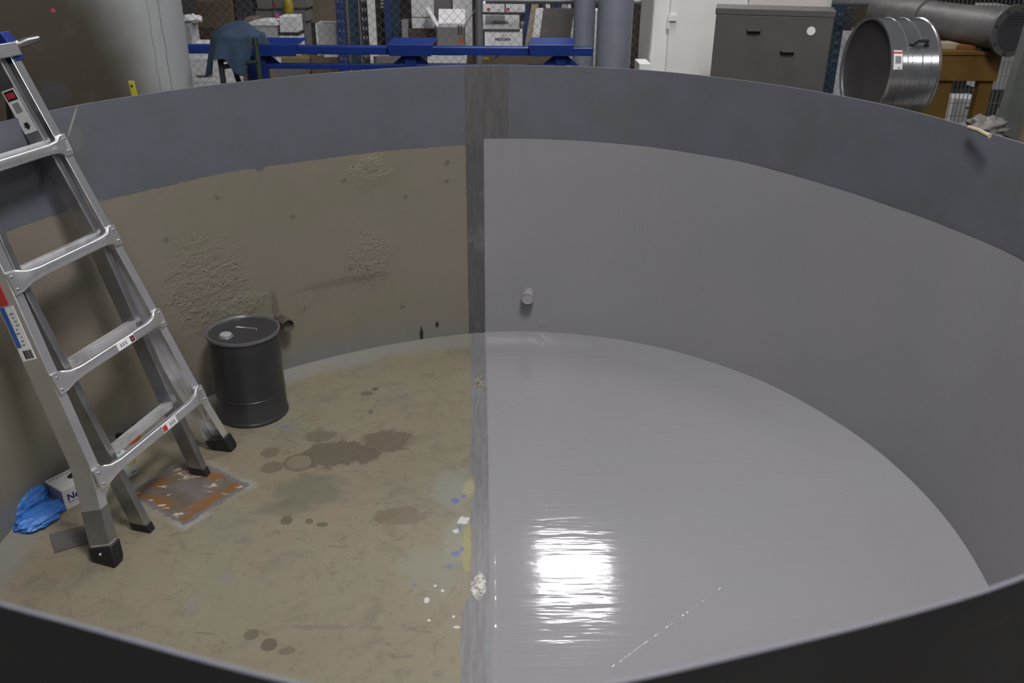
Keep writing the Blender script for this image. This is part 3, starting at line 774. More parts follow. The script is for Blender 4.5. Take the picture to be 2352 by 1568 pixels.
MB().tube([hc - hx * .045, hc - hx * .045 + Vector((0, 0, .004)) + hy * .018, hc + hx * .04 + Vector((0, 0, .004)) + hy * .018, hc + hx * .045], 0.0032, 8).build('lid_handle', paint('steel_wire', (0.35, 0.35, 0.36), 0.3, 0.8), lid, smooth=True)

# ------------------------------------------------------------------ glove box, gloves, board, tape roll at the foot of the wall
b1 = Vector(onz(153, 1173)); b2 = Vector(onz(317, 1087)); ex = (b2 - b1).normalized(); BLn = (b2 - b1).length
ey = Vector((-ex.y, ex.x, 0));  BH, BDp = 0.078, 0.105
gb = thing('glove_box', 'white cardboard glove box with blue lettering on the tank floor behind the ladder', 'box', (b1.x, b1.y, 0))
def m_card(name, a, b, sc=5):
    t = T(name); o = t.obj(); n = t.noise(o, sc, 3); return t.out(t.mix(t.rng(n, 0.45, 0.55), a, b), 0.55)
CARDW = m_card('glove_card', (0.52, 0.52, 0.52), (0.46, 0.52, 0.48))
P = [b1, b2, b2 + ey * BDp, b1 + ey * BDp]; up = Vector((0, 0, BH))
MB().hexa([p + Vector((0, 0, .001)) for p in P] + [p + up for p in P]).build('carton', CARDW, gb, bevel=0.0015)
fn = -ey
def on_front(s, h, w, hh, mat, name, d=0.0005):
    c = b1 + ex * s + Vector((0, 0, h)) + fn * 0.0004
    x = ex; y = Vector((0, 0, 1)); mb = MB(); Q = [c + x * sx * w / 2 + y * sy * hh / 2 for sx, sy in ((-1, -1), (1, -1), (1, 1), (-1, 1))]
    mb.hexa([q for q in Q] + [q + fn * d for q in Q]); return mb.build(name, mat, gb)
NAVY = paint('navy_ink', (0.03, 0.025, 0.16), 0.5)
text('lettering', 'Nep', NAVY, gb, b1 + ex * 0.012 + Vector((0, 0, 0.034)) + fn * 0.0006, ex, (0, 0, 1), 0.034, bold=0.0008)
for i in range(6): on_front(0.018 + i * .011, 0.026, 0.008, 0.004, GREY_I, 'small_print')
on_front(BLn - 0.014, 0.052, 0.028, 0.010, paint('yellow_ink', (0.50, 0.42, 0.06), 0.5), 'yellow_stripe')
on_front(BLn - 0.014, 0.066, 0.028, 0.018, paint('violet_ink', (0.25, 0.22, 0.40), 0.5), 'violet_stripe')
on_front(BLn - 0.014, 0.016, 0.020, 0.007, GREY_I, 'small_print')
# end panel (violet) and oval opening on top
e0 = b1 + Vector((0, 0, .004)) - ex * 0.0006; mb = MB(); Q = [e0 + ey * .004, e0 + ey * (BDp - .004), e0 + ey * (BDp - .004) + Vector((0, 0, BH - .008)), e0 + ey * .004 + Vector((0, 0, BH - .008))]
mb.hexa(Q + [q - ex * .0006 for q in Q]); mb.build('end_panel', paint('violet_card', (0.22, 0.20, 0.30), 0.5), gb)
mb = MB(); c = b1 + ex * BLn * 0.36 + ey * BDp * 0.55 + Vector((0, 0, BH + .0004))
pl = [c + ex * .042 * math.cos(a) + ey * .021 * math.sin(a) for a in [2 * math.pi * i / 24 for i in range(24)]]
mb.prism(pl, (0, 0, .0006)); mb.build('opening', paint('dark_hole', (0.01, 0.02, 0.018), 0.7), gb)
mb = MB(); c = b1 + ex * BLn * 0.72 + ey * BDp * 0.72 + Vector((0, 0, BH + .0004)); Q = [c - ex * .06 - ey * .022, c + ex * .06 - ey * .022, c + ex * .06 + ey * .022, c - ex * .06 + ey * .022]
mb.hexa(Q + [q + Vector((0, 0, .0006)) for q in Q]); mb.build('green_panel', paint('green_ink', (0.01, 0.16, 0.12), 0.5), gb)
for i in range(9):
    c = b1 + ex * (.012 + i * .012) + ey * (BDp * .86) + Vector((0, 0, BH + .0004)); mb = MB(); mb.box(c, (.008, .006, .0008), Matrix.Rotation(math.atan2(ex.y, ex.x), 3, 'Z')); mb.build('small_print', GREY_I, gb)

def m_glove():
    t = T('blue_nitrile'); o = t.obj(); n = t.noise(o, 18, 4, 0.6)
    return t.out(t.mix(t.rng(n, 0.35, 0.65), (0.03, 0.13, 0.42), (0.05, 0.18, 0.52)), 0.42, t.bump(t.noise(o, 55, 3, 0.6, 0.8), 0.5, 0.006))
GLV = m_glove()
g0 = Vector(onz(75, 1205)); gloves = thing('glove_bundle', 'crumpled bundle of blue disposable gloves on the tank floor', 'gloves', (g0.x, g0.y, 0))
def crumple(c, ax, rad, seed, name, flat=0.0, zmin=0.0012, open_end=False):
    """a rolled, creased lobe along direction ax"""
    c = Vector(c); x = Vector(ax).normalized(); y = Vector((-x.y, x.x, 0)).normalized(); zv = x.cross(y)
    def fn(a, b):
        th = 2 * math.pi * a; ph = math.pi * (0.001 + 0.998 * b)
        d = Vector((math.cos(ph), math.sin(ph) * math.cos(th), math.sin(ph) * math.sin(th)))
        q = d * 2.2 + Vector((seed, seed * 2, 0))
        r = 1 + 0.14 * mnoise.noise(q) + 0.10 * abs(mnoise.noise(q * 2.3)) - 0.13 * max(0, 0.28 - abs(mnoise.noise(q * 1.7 + Vector((5, 0, 0))))) / 0.28
        e = 0.8
        v = Vector((math.copysign(abs(d.x) ** e, d.x) * rad[0], d.y * rad[1], d.z * rad[2])) * r
        p = c + x * v.x + y * v.y + zv * v.z
        if p.z < zmin: p.z = zmin + (p.z - zmin) * 0.0
        return p
    o = MB().grid(fn, 64, 40).build(name, GLV, gloves, smooth=True)
    return o
ga = Vector(onz(5, 1182)); gbv = Vector(onz(92, 1130)); axd = gbv - ga; axd.z = 0
cA = Vector(onz(50, 1188)); crumple((cA.x, cA.y, 0.052), axd, (0.105, 0.058, 0.050), 1.3, 'rolled_glove')
cB = Vector(onz(88, 1198)); crumple((cB.x, cB.y, 0.022), axd, (0.095, 0.062, 0.027), 7.7, 'flat_glove')
cC = Vector(onz(45, 1216)); crumple((cC.x, cC.y, 0.014), (1, 0.25, 0), (0.07, 0.032, 0.018), 4.1, 'flat_glove')

bd = [Vector(onz(*p)) for p in ((127, 1270), (226, 1241), (216, 1203), (114, 1229))]
mb = MB(); mb.hexa([p + Vector((0, 0, .001)) for p in bd] + [p + Vector((0, 0, .005)) for p in bd])
o = mb.build('flat_board', paint('board_grey', (0.088, 0.078, 0.074), 0.7), None, bevel=0.0008)
tag(o, 'small flat grey board lying on the floor beside the near ladder foot', 'board')

rl = Vector(onz(292, 1016)); roll = thing('tape_roll', 'orange and black roll of tape on the floor behind the lowest ladder rung', 'tape roll', (rl.x, rl.y, 0))
ax = Vector((0.75, -0.6, 0.28)).normalized()
def roll_at(r0, r1, w, name, mat, lift):
    c = rl + Vector((0, 0, lift)); prof = [(r0, -w / 2), (r1, -w / 2), (r1, w / 2), (r0, w / 2), (r0, -w / 2)]
    return MB().lathe(c, prof, 40, axis=Vector((0, 0, 1)), cap=False).build(name, mat, roll, smooth='auto')
roll_at(0.036, 0.052, 0.04, 'orange_tape', paint('orange_tape', (0.42, 0.10, 0.025), 0.45), 0.021)
roll_at(0.034, 0.050, 0.024, 'black_tape', BLACK, 0.0535)
# ------------------------------------------------------------------ BACKGROUND
FLOORM = None
def m_shopfloor():
    t = T('shop_floor'); o = t.obj(); n = t.noise(o, 1.1, 4, 0.6); n2 = t.noise(o, 9, 4, 0.6)
    c = t.mix(t.rng(n, 0.35, 0.65), (0.16, 0.155, 0.145), (0.21, 0.205, 0.19)); c = t.mix(t.math('MULTIPLY', t.rng(n2, 0.55, 0.7), 0.4), c, (0.10, 0.095, 0.09))
    return t.out(c, 0.5)
mb = MB(); mb.box((0, 1.5, FZ - 0.05), (18, 18, 0.1)); structure(mb.build('floor', m_shopfloor()))
def m_backwall():
    t = T('back_wall'); o = t.obj(); n = t.noise(o, 1.4, 4)
    return t.out(t.mix(t.rng(n, .3, .7), (0.028, 0.026, 0.024), (0.045, 0.04, 0.036)), 0.8)
mb = MB(); mb.box((0, 8.6, 2.4), (18, 0.1, 4.9)); structure(mb.build('wall_back', m_backwall()))

CARD = m_card('cardboard', (0.115, 0.083, 0.050), (0.13, 0.095, 0.06)); CARD_D = m_card('cardboard_dark', (0.060, 0.042, 0.030), (0.072, 0.05, 0.036))
CARD_L = m_card('cardboard_pale', (0.19, 0.155, 0.105), (0.21, 0.17, 0.12)); WBOX = m_card('white_carton', (0.80, 0.79, 0.80), (0.74, 0.74, 0.75))
GBOX = m_card('grey_carton', (0.17, 0.158, 0.158), (0.19, 0.175, 0.175)); MAUVE = m_card('mauve_carton', (0.085, 0.075, 0.080), (0.10, 0.088, 0.092))
DKBOX = m_card('dark_carton', (0.030, 0.027, 0.028), (0.045, 0.04, 0.04)); LGREY = m_card('light_grey_plastic', (0.42, 0.42, 0.425), (0.45, 0.45, 0.45))
RBLUE = paint('rack_blue', (0.018, 0.040, 0.145), 0.45); RTEAL = paint('rack_teal', (0.022, 0.05, 0.085), 0.5); BEAMB = paint('stand_blue', (0.006, 0.028, 0.185), 0.38)
GALV = paint('galvanised', (0.22, 0.23, 0.24), 0.42, 0.5); WOODP = m_card('pale_wood', (0.34, 0.28, 0.19), (0.38, 0.32, 0.22)); WHT = paint('white_enamel', (0.80, 0.80, 0.765), 0.4, 0, 0.03)
PINK = paint('pink_note', (0.60, 0.12, 0.36), 0.5); ORANGE = paint('orange_label', (0.42, 0.13, 0.04), 0.5); YEL = paint('yellow_plastic', (0.34, 0.28, 0.015), 0.45); REDL = paint('red_mark', (0.45, 0.05, 0.05), 0.5)

def rect(x0, y0, x1, y1, Y):
    """world x-range and z-range of a pixel rectangle on the plane y = Y"""
    ym = (max(y0, -60) + min(y1, 190)) / 2
    a, b = ony(x0, ym, Y), ony(x1, ym, Y); xm = (x0 + x1) / 2
    return float(a[0]), float(b[0]), (float(ony(xm, y1, Y)[2]) if y1 < 900 else FZ), float(ony(xm, y0, Y)[2])
G = 999
def bbox(name, label, cat, r, Y, depth, mat, group=None, bev=0.003, yaw=0.0, lid=None, base=None):
    x0, x1, z0, z1 = rect(*r, Y); depth = min(depth, .19)
    if base is not None: z0 = base
    if z0 > FZ + .01: z0 += .0015
    cx = (x0 + x1) / 2
    t = thing(name, label, cat, (cx, Y + depth / 2, z0), group)
    M = Matrix.Rotation(yaw, 3, 'Z')
    mb = MB(); mb.box((cx, Y + depth / 2, (z0 + z1) / 2), (x1 - x0, depth, z1 - z0 - 0.0008), M)
    t['_b'] = (x0, x1, z0, z1)
    body = mb.build('carton' if 'carton' in name or 'box' in name else 'body', mat, t, bevel=bev)
    if lid:
        h, m2 = lid; mb = MB(); mb.box((cx, Y + depth / 2, z1 - h / 2 + 0.001), (x1 - x0 + .008, depth + .008, h), M); mb.build('lid', m2, t, bevel=0.002)
    del t['_b']
    t.matrix_world  # keep
    BX[t.name] = (x0, x1, z0, z1, Y)
    return t
BX = {}
def front_mark(t, px, mat, name, d=0.0012):
    """flat printed mark on the front face of box t given its pixel rectangle"""
    Y = BX[t.name][4]; x0, x1, z0, z1 = rect(*px, Y)
    mb = MB(); mb.box(((x0 + x1) / 2, Y - d / 2, (z0 + z1) / 2), (x1 - x0, d, z1 - z0)); return mb.build(name, mat, t)
def front_text(t, body, px, py, size_px, mat, name='lettering'):
    Y = BX[t.name][4]; p = ony(px, py, Y); q = ony(px, py - size_px, Y)
    return text(name, body, mat, t, Vector((p[0], Y - 0.0014, p[2])), (1, 0, 0), (0, 0, 1), (q[2] - p[2]) * 1.35, align='CENTER', bold=0.001)

FY = 3.62
# ---- chain link fence (tall panel on the left, lower panel with a top rail on the right)
def chainlink(name, label, xa, xb, ztop, Y, rails, posts):
    t = thing(name, label, 'fence', ((xa + xb) / 2, Y, FZ))
    mb = MB(); p = 0.056; n = int((xb - xa) / p); r = 0.0014; z0 = 0.72
    m = int((ztop - z0) / p)
    for i in range(n):
        x = xa + i * p
        for s in (0, 1):
            pts = [Vector((x + (p if (k + s) % 2 else 0.0), Y + (0.002 if s else -0.002), z0 + k * p)) for k in range(m + 1)]
            rings = []
            for q in pts: rings.append([q + Vector((dx * r, dy * r, 0)) for dx, dy in ((-1, 0), (0, -1), (1, 0), (0, 1))])
            mb.loft(rings, cap=False)
    mb.build('wire_mesh', GALV, t, smooth='keep')
    for z in rails:
        mb = MB(); mb.tube([(xa - .02, Y - .004, z), (xb + .02, Y - .004, z)], 0.020, 12); mb.build('rail', GALV, t, smooth='auto')
    for x in posts:
        mb = MB(); mb.tube([(x, Y - .005, FZ), (x, Y - .005, ztop + .03)], 0.024, 16); mb.build('post', GALV, t, smooth='auto')
    return t
xp = ony(1101, 80, FY)[0]; zr = ony(1300, 2, FY)[2]
chainlink('chain_link_fence', 'tall galvanised chain link fence left of the steel post', -2.6, xp, 2.3, FY, (2.28,), (-2.6, xp))
chainlink('chain_link_fence', 'galvanised chain link fence with a top rail right of the steel post', xp + 0.06, ony(2075, 50, FY)[0], zr - 0.005, FY, (zr,), (ony(2075, 50, FY)[0],))

# ---- goods behind the fence
B = bbox
B('storage_box', 'mauve grey carton behind the fence beside the big pale tank', 'box', (418, -40, 462, G), 4.6, .4, MAUVE)
B('carton_box', 'large brown carton behind the fence right of the big pale tank', 'box', (450, 4, 534, 66), 4.3, .4, CARD)
b = B('carton_box', 'dark brown carton supporting the large brown carton', 'box', (437, 66, 536, G), 4.3, .4, CARD_D)
# pale bin with a crumpled white bag on top
b = B('plastic_bin', 'pale grey plastic bin under a crumpled white bag at the far left of the fence', 'bin', (414, 54, 441, 118), 3.82, .16, LGREY)
x0, x1, z0, z1, Y = BX[b.name]
mb = MB()
def crum(a, bb):
    th = 2 * math.pi * a; ph = math.pi * bb; d = Vector((math.sin(ph) * math.cos(th), math.sin(ph) * math.sin(th), math.cos(ph)))
    r_ = 1 + .35 * mnoise.noise(d * 3 + Vector((9, 2, 0)))
    return Vector(((x0 + x1) / 2 + .02, Y + .08, z1 + .022)) + Vector((d.x * .075 * r_, d.y * .07 * r_, max(-.0215, d.z * .028 * r_)))
o = mb.grid(crum, 28, 16).build('plastic_bag', WBOX, None, smooth=True); tag(o, 'crumpled white plastic bag on the pale grey bin', 'bag')
b = B('carton_box', 'thin white carton showing above the blue stand beside the big pale tank', 'box', (428, 99, 482, 133), 3.82, .3, WBOX)
b = B('carton_box', 'white carton with a small black word below the blue stand at the left', 'box', (428, 133, 537, 179), 3.8, .34, WBOX, lid=(.02, WBOX))
front_text(b, 'RANDA', 463, 177, 5, INK); front_mark(b, (474, 166, 488, 177), GREY_I, 'round_mark')
b = B('carton_box', 'lower white carton at the foot of the white stack on the left', 'box', (426, 179, 541, G), 3.8, .34, WBOX, lid=(.03, WBOX))
B('carton_box', 'brown carton seen through the legs of the cloth covered stool', 'box', (538, 160, 566, G), 4.0, .3, CARD)
B('carton_box', 'small brown carton above the brown one behind the stool legs', 'box', (541, 122, 563, 160), 4.0, .3, CARD_D)
# black post and grey panel
b = B('rack_upright', 'black rack upright left of the grey panel behind the fence', 'rack', (545, -60, 556, G), 4.35, .05, DKBOX)
B('privacy_screen', 'upright dark grey panel behind the fence above the blue cloth', 'panel', (557, -60, 584, G), 4.5, .03, paint('panel_grey', (0.055, 0.057, 0.065), 0.5))
B('carton_box', 'pale brown carton with an open flap under the grey cartons', 'box', (568, 42, 590, G), 4.2, .3, CARD_L)
for i, (r, lab) in enumerate((((588, -40, 624, 21), 'grey carton at the top left of the grey carton stack'), ((626, -40, 664, 20), 'grey carton at the top middle of the grey carton stack'), ((666, -40, 706, 19), 'grey carton at the top right behind the yellow bag'),
                              ((587, 21, 625, 50), 'grey carton above the white tub lid'), ((627, 20, 664, 50), 'grey carton behind the pink note'), ((666, 19, 705, 50), 'grey carton below the yellow bag'))):
    b = B('storage_box', lab, 'box', r, 4.55, .35, GBOX, 'grey cartons stacked behind the fence', lid=(.012, DKBOX) if r[3] > 40 else None)  # dark lids stand in for the shadow gaps between carton rows
    if i == 1: front_mark(b, (629, 6, 634, 16), REDL, 'red_mark')
B('storage_box', 'wide grey carton base under the grey carton stack', 'box', (586, 50, 708, G), 4.55, .35, GBOX)
# yellow bag hanging from the fence
c = ony(662, 14, 4.45); mb = MB()
mb.lathe((c[0], 4.45, c[2] - .085), [(0.004, 0), (.03, .012), (.036, .05), (.033, .11), (.02, .16), (.006, .19), (.004, .26)], 20)
o = mb.build('hanging_bag', YEL, None, smooth=True); o.scale = (1, 1, 1); tag(o, 'yellow bag hanging in front of the grey cartons', 'bag')
# white tub with lid
b = B('plastic_tub', 'white plastic tub with a curved lid right of the blue cloth', 'tub', (580, 54, 637, 128), 4.05, .3, LGREY)
x0, x1, z0, z1, Y = BX[b.name]
mb = MB(); pr = [Vector((x0 - .012 + (x1 - x0 + .024) * i / 12, Y - .012, z1 + .012 * math.sin(math.pi * i / 12) + .006)) for i in range(13)]
mb.prism([Vector((x0 - .012, Y - .012, z1 - .012))] + pr + [Vector((x1 + .012, Y - .012, z1 - .012))], (0, .214, 0)); mb.build('lid', WBOX, b)
b = B('carton_box', 'white carton with a pink note beside the white tub', 'box', (642, 38, 682, 75), 4.09, .25, WBOX)
front_mark(b, (634, 30, 641, 42), PINK, 'pink_note')
B('carton_box', 'white carton under the one with the pink note', 'box', (642, 75, 687, 128), 4.09, .26, WBOX, lid=(.02, DKBOX))  # dark lid imitates the shadow gap under the carton above
b = B('carton_box', 'pale carton with a yellow top edge below the blue beam', 'box', (612, 128, 714, G), 4.05, .45, CARD_L)
front_mark(b, (646, 129, 712, 134), YEL, 'yellow_edge'); front_mark(b, (634, 131, 646, 147), WBOX, 'white_label'); front_mark(b, (632, 160, 697, 176), GBOX, 'grey_panel')
b = B('carton_box', 'very large tan carton left of the blue rack upright', 'box', (704, -60, 774, 54), 4.8, .5, CARD_L)
B('storage_box', 'dark crate under the very large tan carton', 'box', (688, 54, 778, G), 4.8, .5, DKBOX)
b = B('plastic_bin', 'light grey bin with raised white rim left of the blue rack upright', 'bin', (731, 55, 786, 128), 4.0, .3, LGREY)
x0, x1, z0, z1, Y = BX[b.name]; mb = MB(); mb.box((x0 - .006, Y + .095, (z0 + z1) / 2), (.012, .19, z1 - z0)); mb.build('side_rim', WBOX, b)
b = B('carton_box', 'brown carton under the light grey bin', 'box', (716, 128, 790, G), 4.0, .4, CARD); front_mark(b, (745, 126, 779, 131), WBOX, 'white_edge')
# racks
def upright(r, Y, mat, label, holes=None, hm=None):
    x0, x1, z0, z1 = rect(*r, Y); t = thing('rack_upright', label, 'rack', ((x0 + x1) / 2, Y, FZ), 'pallet rack uprights behind the fence')
    mb = MB(); w = x1 - x0; th = .003; d = .05
    prof = [(x0, 0), (x1, 0), (x1, d), (x1 - th, d), (x1 - th, th), (x0 + th, th), (x0 + th, d), (x0, d)]
    mb.loft([[Vector((px, Y + py, z)) for px, py in prof] for z in (FZ, z1)]).build('post', mat, t, smooth='auto')
    if holes:
        z = 0.95
        while z < z1 - .02:
            for k in holes:
                mb = MB(); xx = x0 + w * k; mb.box((xx, Y - .0008, z), (w * .16, .002, .018)); mb.build('slot', hm, t)
            z += holes_pitch
    return t
holes_pitch = 0.06
upright((774, -60, 795, G), 3.9, RBLUE, 'bright blue slotted rack upright right of the light grey bin', (.3, .7), paint('slot_pale', (0.16, 0.16, 0.22), 0.5))
upright((803, -60, 825, G), 4.1, RTEAL, 'teal blue plain rack upright between two pale strips')
B('wood_strip', 'pale wooden strip standing between two blue rack uprights', 'strip', (794, -60, 802, G), 4.15, .02, WOODP)
B('wood_strip', 'narrow white strip right of the teal rack upright', 'strip', (824, -60, 829, G), 4.12, .02, WHT)
upright((829, -60, 846, G), 4.05, DKBOX, 'black rack upright with two rows of white holes', (.35, .75), paint('hole_white', (0.55, 0.55, 0.58), 0.5))
B('white_post', 'white square post right of the black holed upright', 'post', (846, -60, 862, G), 4.0, .06, WHT)
B('storage_box', 'tall dark brown carton right of the white square post', 'box', (862, -60, 889, G), 4.6, .3, DKBOX)
t = upright((884, -60, 900, G), 4.2, RBLUE, 'blue rack upright with white tags left of the white cartons'); BX[t.name] = (*rect(884, -60, 900, G, 4.2), 4.15)
for i, y in enumerate((-1, 7, 15)): 
    x0, x1, z0, z1 = rect(872, y, 881, y + 5, 4.55); mb = MB(); mb.box(((x0 + x1) / 2, 4.597, (z0 + z1) / 2), (x1 - x0, .003, z1 - z0)); mb.build('tag', WHT, bpy.data.objects[t.name])
upright((901, -60, 918, G), 4.4, RTEAL, 'dark teal rack upright just left of the white cartons')
B('slim_carton', 'narrow pale grey box left of the white cartons above the blue stand', 'panel', (925, 46, 940, G), 4.2, .1, m_card('pale_lilac', (0.30, 0.28, 0.29), (0.32, 0.30, 0.31)))
B('carton_box', 'tall white carton on top of the left white pair', 'box', (944, -40, 992, 40), 4.2, .3, WBOX)
B('carton_box', 'low white carton under the tall white carton', 'box', (946, 41, 994, 66), 4.2, .3, WBOX, base=None)
B('carton_box', 'dark brown carton under the left pair of white cartons', 'box', (938, 66, 1002, G), 4.2, .35, CARD_D)
B('carton_box', 'grey carton behind the open white carton', 'box', (998, -60, 1038, 128), 4.5, .3, GBOX)
B('carton_box', 'tall white carton right of the grey carton next to the fence post', 'box', (1040, -60, 1083, 128), 4.45, .3, WBOX)
B('storage_box', 'dark carton base below the grey and tall white cartons', 'box', (994, 128, 1086, G), 4.45, .35, CARD)
# open carton with flaps
b = B('carton_box', 'open white carton with raised flaps and an orange label', 'box', (1004, 62, 1066, 128), 3.95, .28, m_card('carton_shade', (0.24, 0.23, 0.23), (0.26, 0.25, 0.245)))
x0, x1, z0, z1, Y = BX[b.name]; w = x1 - x0
def flap(P, name, mat): 
    mb = MB(); n = (Vector(P[1]) - Vector(P[0])).cross(Vector(P[3]) - Vector(P[0])).normalized() * .004
    mb.hexa([Vector(p) for p in P] + [Vector(p) + n for p in P]); mb.build(name, mat, b)
flap([(x0, Y, z1), (x0, Y + .19, z1), (x0 - .07, Y + .19, z1 + .11), (x0 - .07, Y, z1 + .11)], 'flap', WBOX)
flap([(x1, Y, z1), (x1, Y + .19, z1), (x1 + .085, Y + .19, z1 + .12), (x1 + .085, Y, z1 + .12)], 'flap', CARD_L)
flap([(x0, Y + .19, z1), (x1, Y + .19, z1), (x1, Y + .25, z1 + .09), (x0, Y + .25, z1 + .09)], 'flap', WBOX)
front_mark(b, (1053, 86, 1066, 99), ORANGE, 'orange_label'); front_mark(b, (1052, 61, 1055, 78), INK, 'arrow_mark'); front_mark(b, (1058, 61, 1061, 78), INK, 'arrow_mark')
front_mark(b, (1050, 59, 1064, 60.5), INK, 'mark_frame'); front_mark(b, (1050, 79, 1064, 80.5), INK, 'mark_frame')
b = B('carton_box', 'carton under the open white carton, its lid a crumpled white sheet', 'box', (984, 128, 1070, G), 3.95, .3, CARD, lid=(.05, WBOX))
b = B('carton_box', 'pale pink grey carton below the beam under the middle blue saddle', 'box', (858, 128, 932, G), 4.0, .3, m_card('pink_grey', (0.20, 0.175, 0.17), (0.22, 0.19, 0.185))); front_text(b, 'MIXED', 900, 136, 5, GREY_I)
# lettered cartons right of the post
def crown(t, px, py, s):
    Y = BX[t.name][4]
    for i, a in enumerate((-50, -25, 0, 25, 50)):
        p = ony(px, py, Y); v = Vector((math.sin(math.radians(a)), 0, math.cos(math.radians(a)))); L = s * (1.2 if i == 2 else .9)
        base = Vector((p[0], Y - .0012, p[2])) + v * L * .35; side = Vector((v.z, 0, -v.x)) * s * .06; tip = Vector((p[0], Y - .0012, p[2])) + v * L
        mb = MB(); mb.prism([base - side, base + side, tip + side * .4, tip - side * .4], (0, -.0008, 0)); mb.build('frond_mark', GREY_I, t)
b = B('carton_box', 'white carton lettered in black right of the fence post, lowest of three tiers', 'box', (1113, 73, 1200, 122), 3.9, .3, WBOX, 'lettered white cartons'); front_text(b, 'ARIZONA', 1155, 93, 6.5, INK); crown(b, 1160, 86, .03)
front_mark(b, (1113, 72.6, 1200, 74.2), paint('orange_edge', (0.45, 0.30, 0.22), 0.5), 'edge_tape')
b = B('carton_box', 'white carton lettered in black with a grey patch, middle of three tiers', 'box', (1107, 34, 1193, 68), 3.92, .3, WBOX, 'lettered white cartons'); front_text(b, 'ARIZONA', 1148, 54, 6.5, INK); crown(b, 1152, 47, .03)
front_mark(b, (1115, 35, 1160, 56), m_card('grey_patch', (0.26, 0.25, 0.255), (0.28, 0.265, 0.27)), 'grey_patch')
mb = MB(); 
b = B('shadow_gap', 'dark strip imitating the shadow gap between the lower and middle lettered cartons', 'board', (1108, 68, 1194, 73), 3.91, .3, DKBOX)  # this and the next dark strip stand in for shadow between the tiers
b = B('shadow_gap', 'dark strip imitating the shadow gap under the two top lettered cartons', 'board', (1114, 29, 1202, 34), 3.92, .3, DKBOX)
b = B('carton_box', 'small white carton with a red square, top left above the lettered cartons', 'box', (1109, 7, 1159, 29), 3.92, .28, WBOX, 'lettered white cartons'); front_mark(b, (1118.5, 18, 1125.5, 25), REDL, 'red_square'); front_mark(b, (1143, 22, 1150, 24), GREY_I, 'small_print')
b = B('carton_box', 'small white carton with a red square, top right above the lettered cartons', 'box', (1162, 7, 1206, 29), 3.92, .28, WBOX, 'lettered white cartons'); front_mark(b, (1163.5, 18, 1170.5, 25), REDL, 'red_square'); front_mark(b, (1189, 21, 1196, 23), GREY_I, 'small_print')
b = B('carton_box', 'wide brown carton below the blue beam right of the fence post', 'box', (1096, 122, 1288, G), 3.9, .4, CARD); front_mark(b, (1104, 131, 1123, 136), YEL, 'yellow_tape'); front_mark(b, (1138, 127, 1144, 133), INK, 'dark_knob')
upright((1204, -60, 1215, G), 4.35, RBLUE, 'thin blue rack upright right of the lettered cartons')
b = B('carton_box', 'dark mauve carton between the lettered cartons and the leaning board', 'box', (1197, 56, 1244, G), 4.4, .3, MAUVE, lid=(.03, GBOX))
# leaning plank and leaning grey board
def lean(name, label, cat, p0, p1, w, th, mat, Y0, Y1, extra=None):
    a = Vector(ony(*p0, Y0)); b_ = Vector(ony(*p1, Y1)); d = (b_ - a).normalized(); k = (FZ - a.z) / d.z; a2 = a + d * k
    s = Vector((1, 0, 0)) * w / 2; n = Vector((0, 1, 0)) * th
    t = thing(name, label, cat, a2); mb = MB(); mb.hexa([a2 - s, a2 + s, a2 + s + n, a2 - s + n, b_ - s, b_ + s, b_ + s + n, b_ - s + n]); mb.build('board', mat, t)
    if extra:
        ww, m2 = extra; mb = MB(); o_ = Vector((-w / 2 - ww / 2, -.001, 0)); s2 = Vector((1, 0, 0)) * ww / 2
        mb.hexa([a2 + o_ - s2, a2 + o_ + s2, a2 + o_ + s2 + n, a2 + o_ - s2 + n, b_ + o_ - s2, b_ + o_ + s2, b_ + o_ + s2 + n, b_ + o_ - s2 + n]); mb.build('edge_strip', m2, t)
    return t
lean('wood_plank', 'beige plank leaning left of the grey board behind the fence', 'plank', (1222, 54), (1234, -20), .05, .02, WOODP, 4.25, 4.262)
lean('leaning_board', 'grey board with a white edge leaning behind the right blue saddle', 'board', (1274, 90), (1284, 19), .215, .012, m_card('board_taupe', (0.125, 0.112, 0.11), (0.14, 0.125, 0.12)), 4.13, 4.131, (.05, WBOX))
for i, (xa, xb, m_, lab) in enumerate(((1243, 1252, DKBOX, 'dark binder, leftmost on the shelf above the leaning board'), (1253, 1264, WHT, 'white binder second from the left above the leaning board'), (1265, 1276, DKBOX, 'dark binder in the middle above the leaning board'), (1277, 1288, RBLUE, 'blue binder right of the middle above the leaning board'), (1290, 1304, LGREY, 'grey binder second from the right above the leaning board'), (1305, 1312, WHT, 'white binder, rightmost above the leaning board'))):
    B('binder', lab, 'binder', (xa, -20, xb, 24), 4.6, .2, m_, 'binders above the leaning board')
B('storage_cabinet', 'white cabinet under the row of binders behind the grey standing pipes', 'cabinet', (1236, 24, 1378, G), 4.6, .35, WHT)
B('carton_box', 'dark brown carton behind the white cabinet hinge side', 'box', (1446, 74, 1500, G), 4.3, .3, CARD_D); B('carton_box', 'brown carton at the top right of the grey standing pipes', 'box', (1446, 24, 1500, 74), 4.3, .3, CARD_D)
B('carton_box', 'dark carton above the brown one right of the grey standing pipes', 'box', (1446, -40, 1500, 24), 4.3, .3, DKBOX)
B('small_box', 'small white box at the foot of the white cabinet', 'box', (1467, 146, 1494, G), 2.9, .3, WHT)
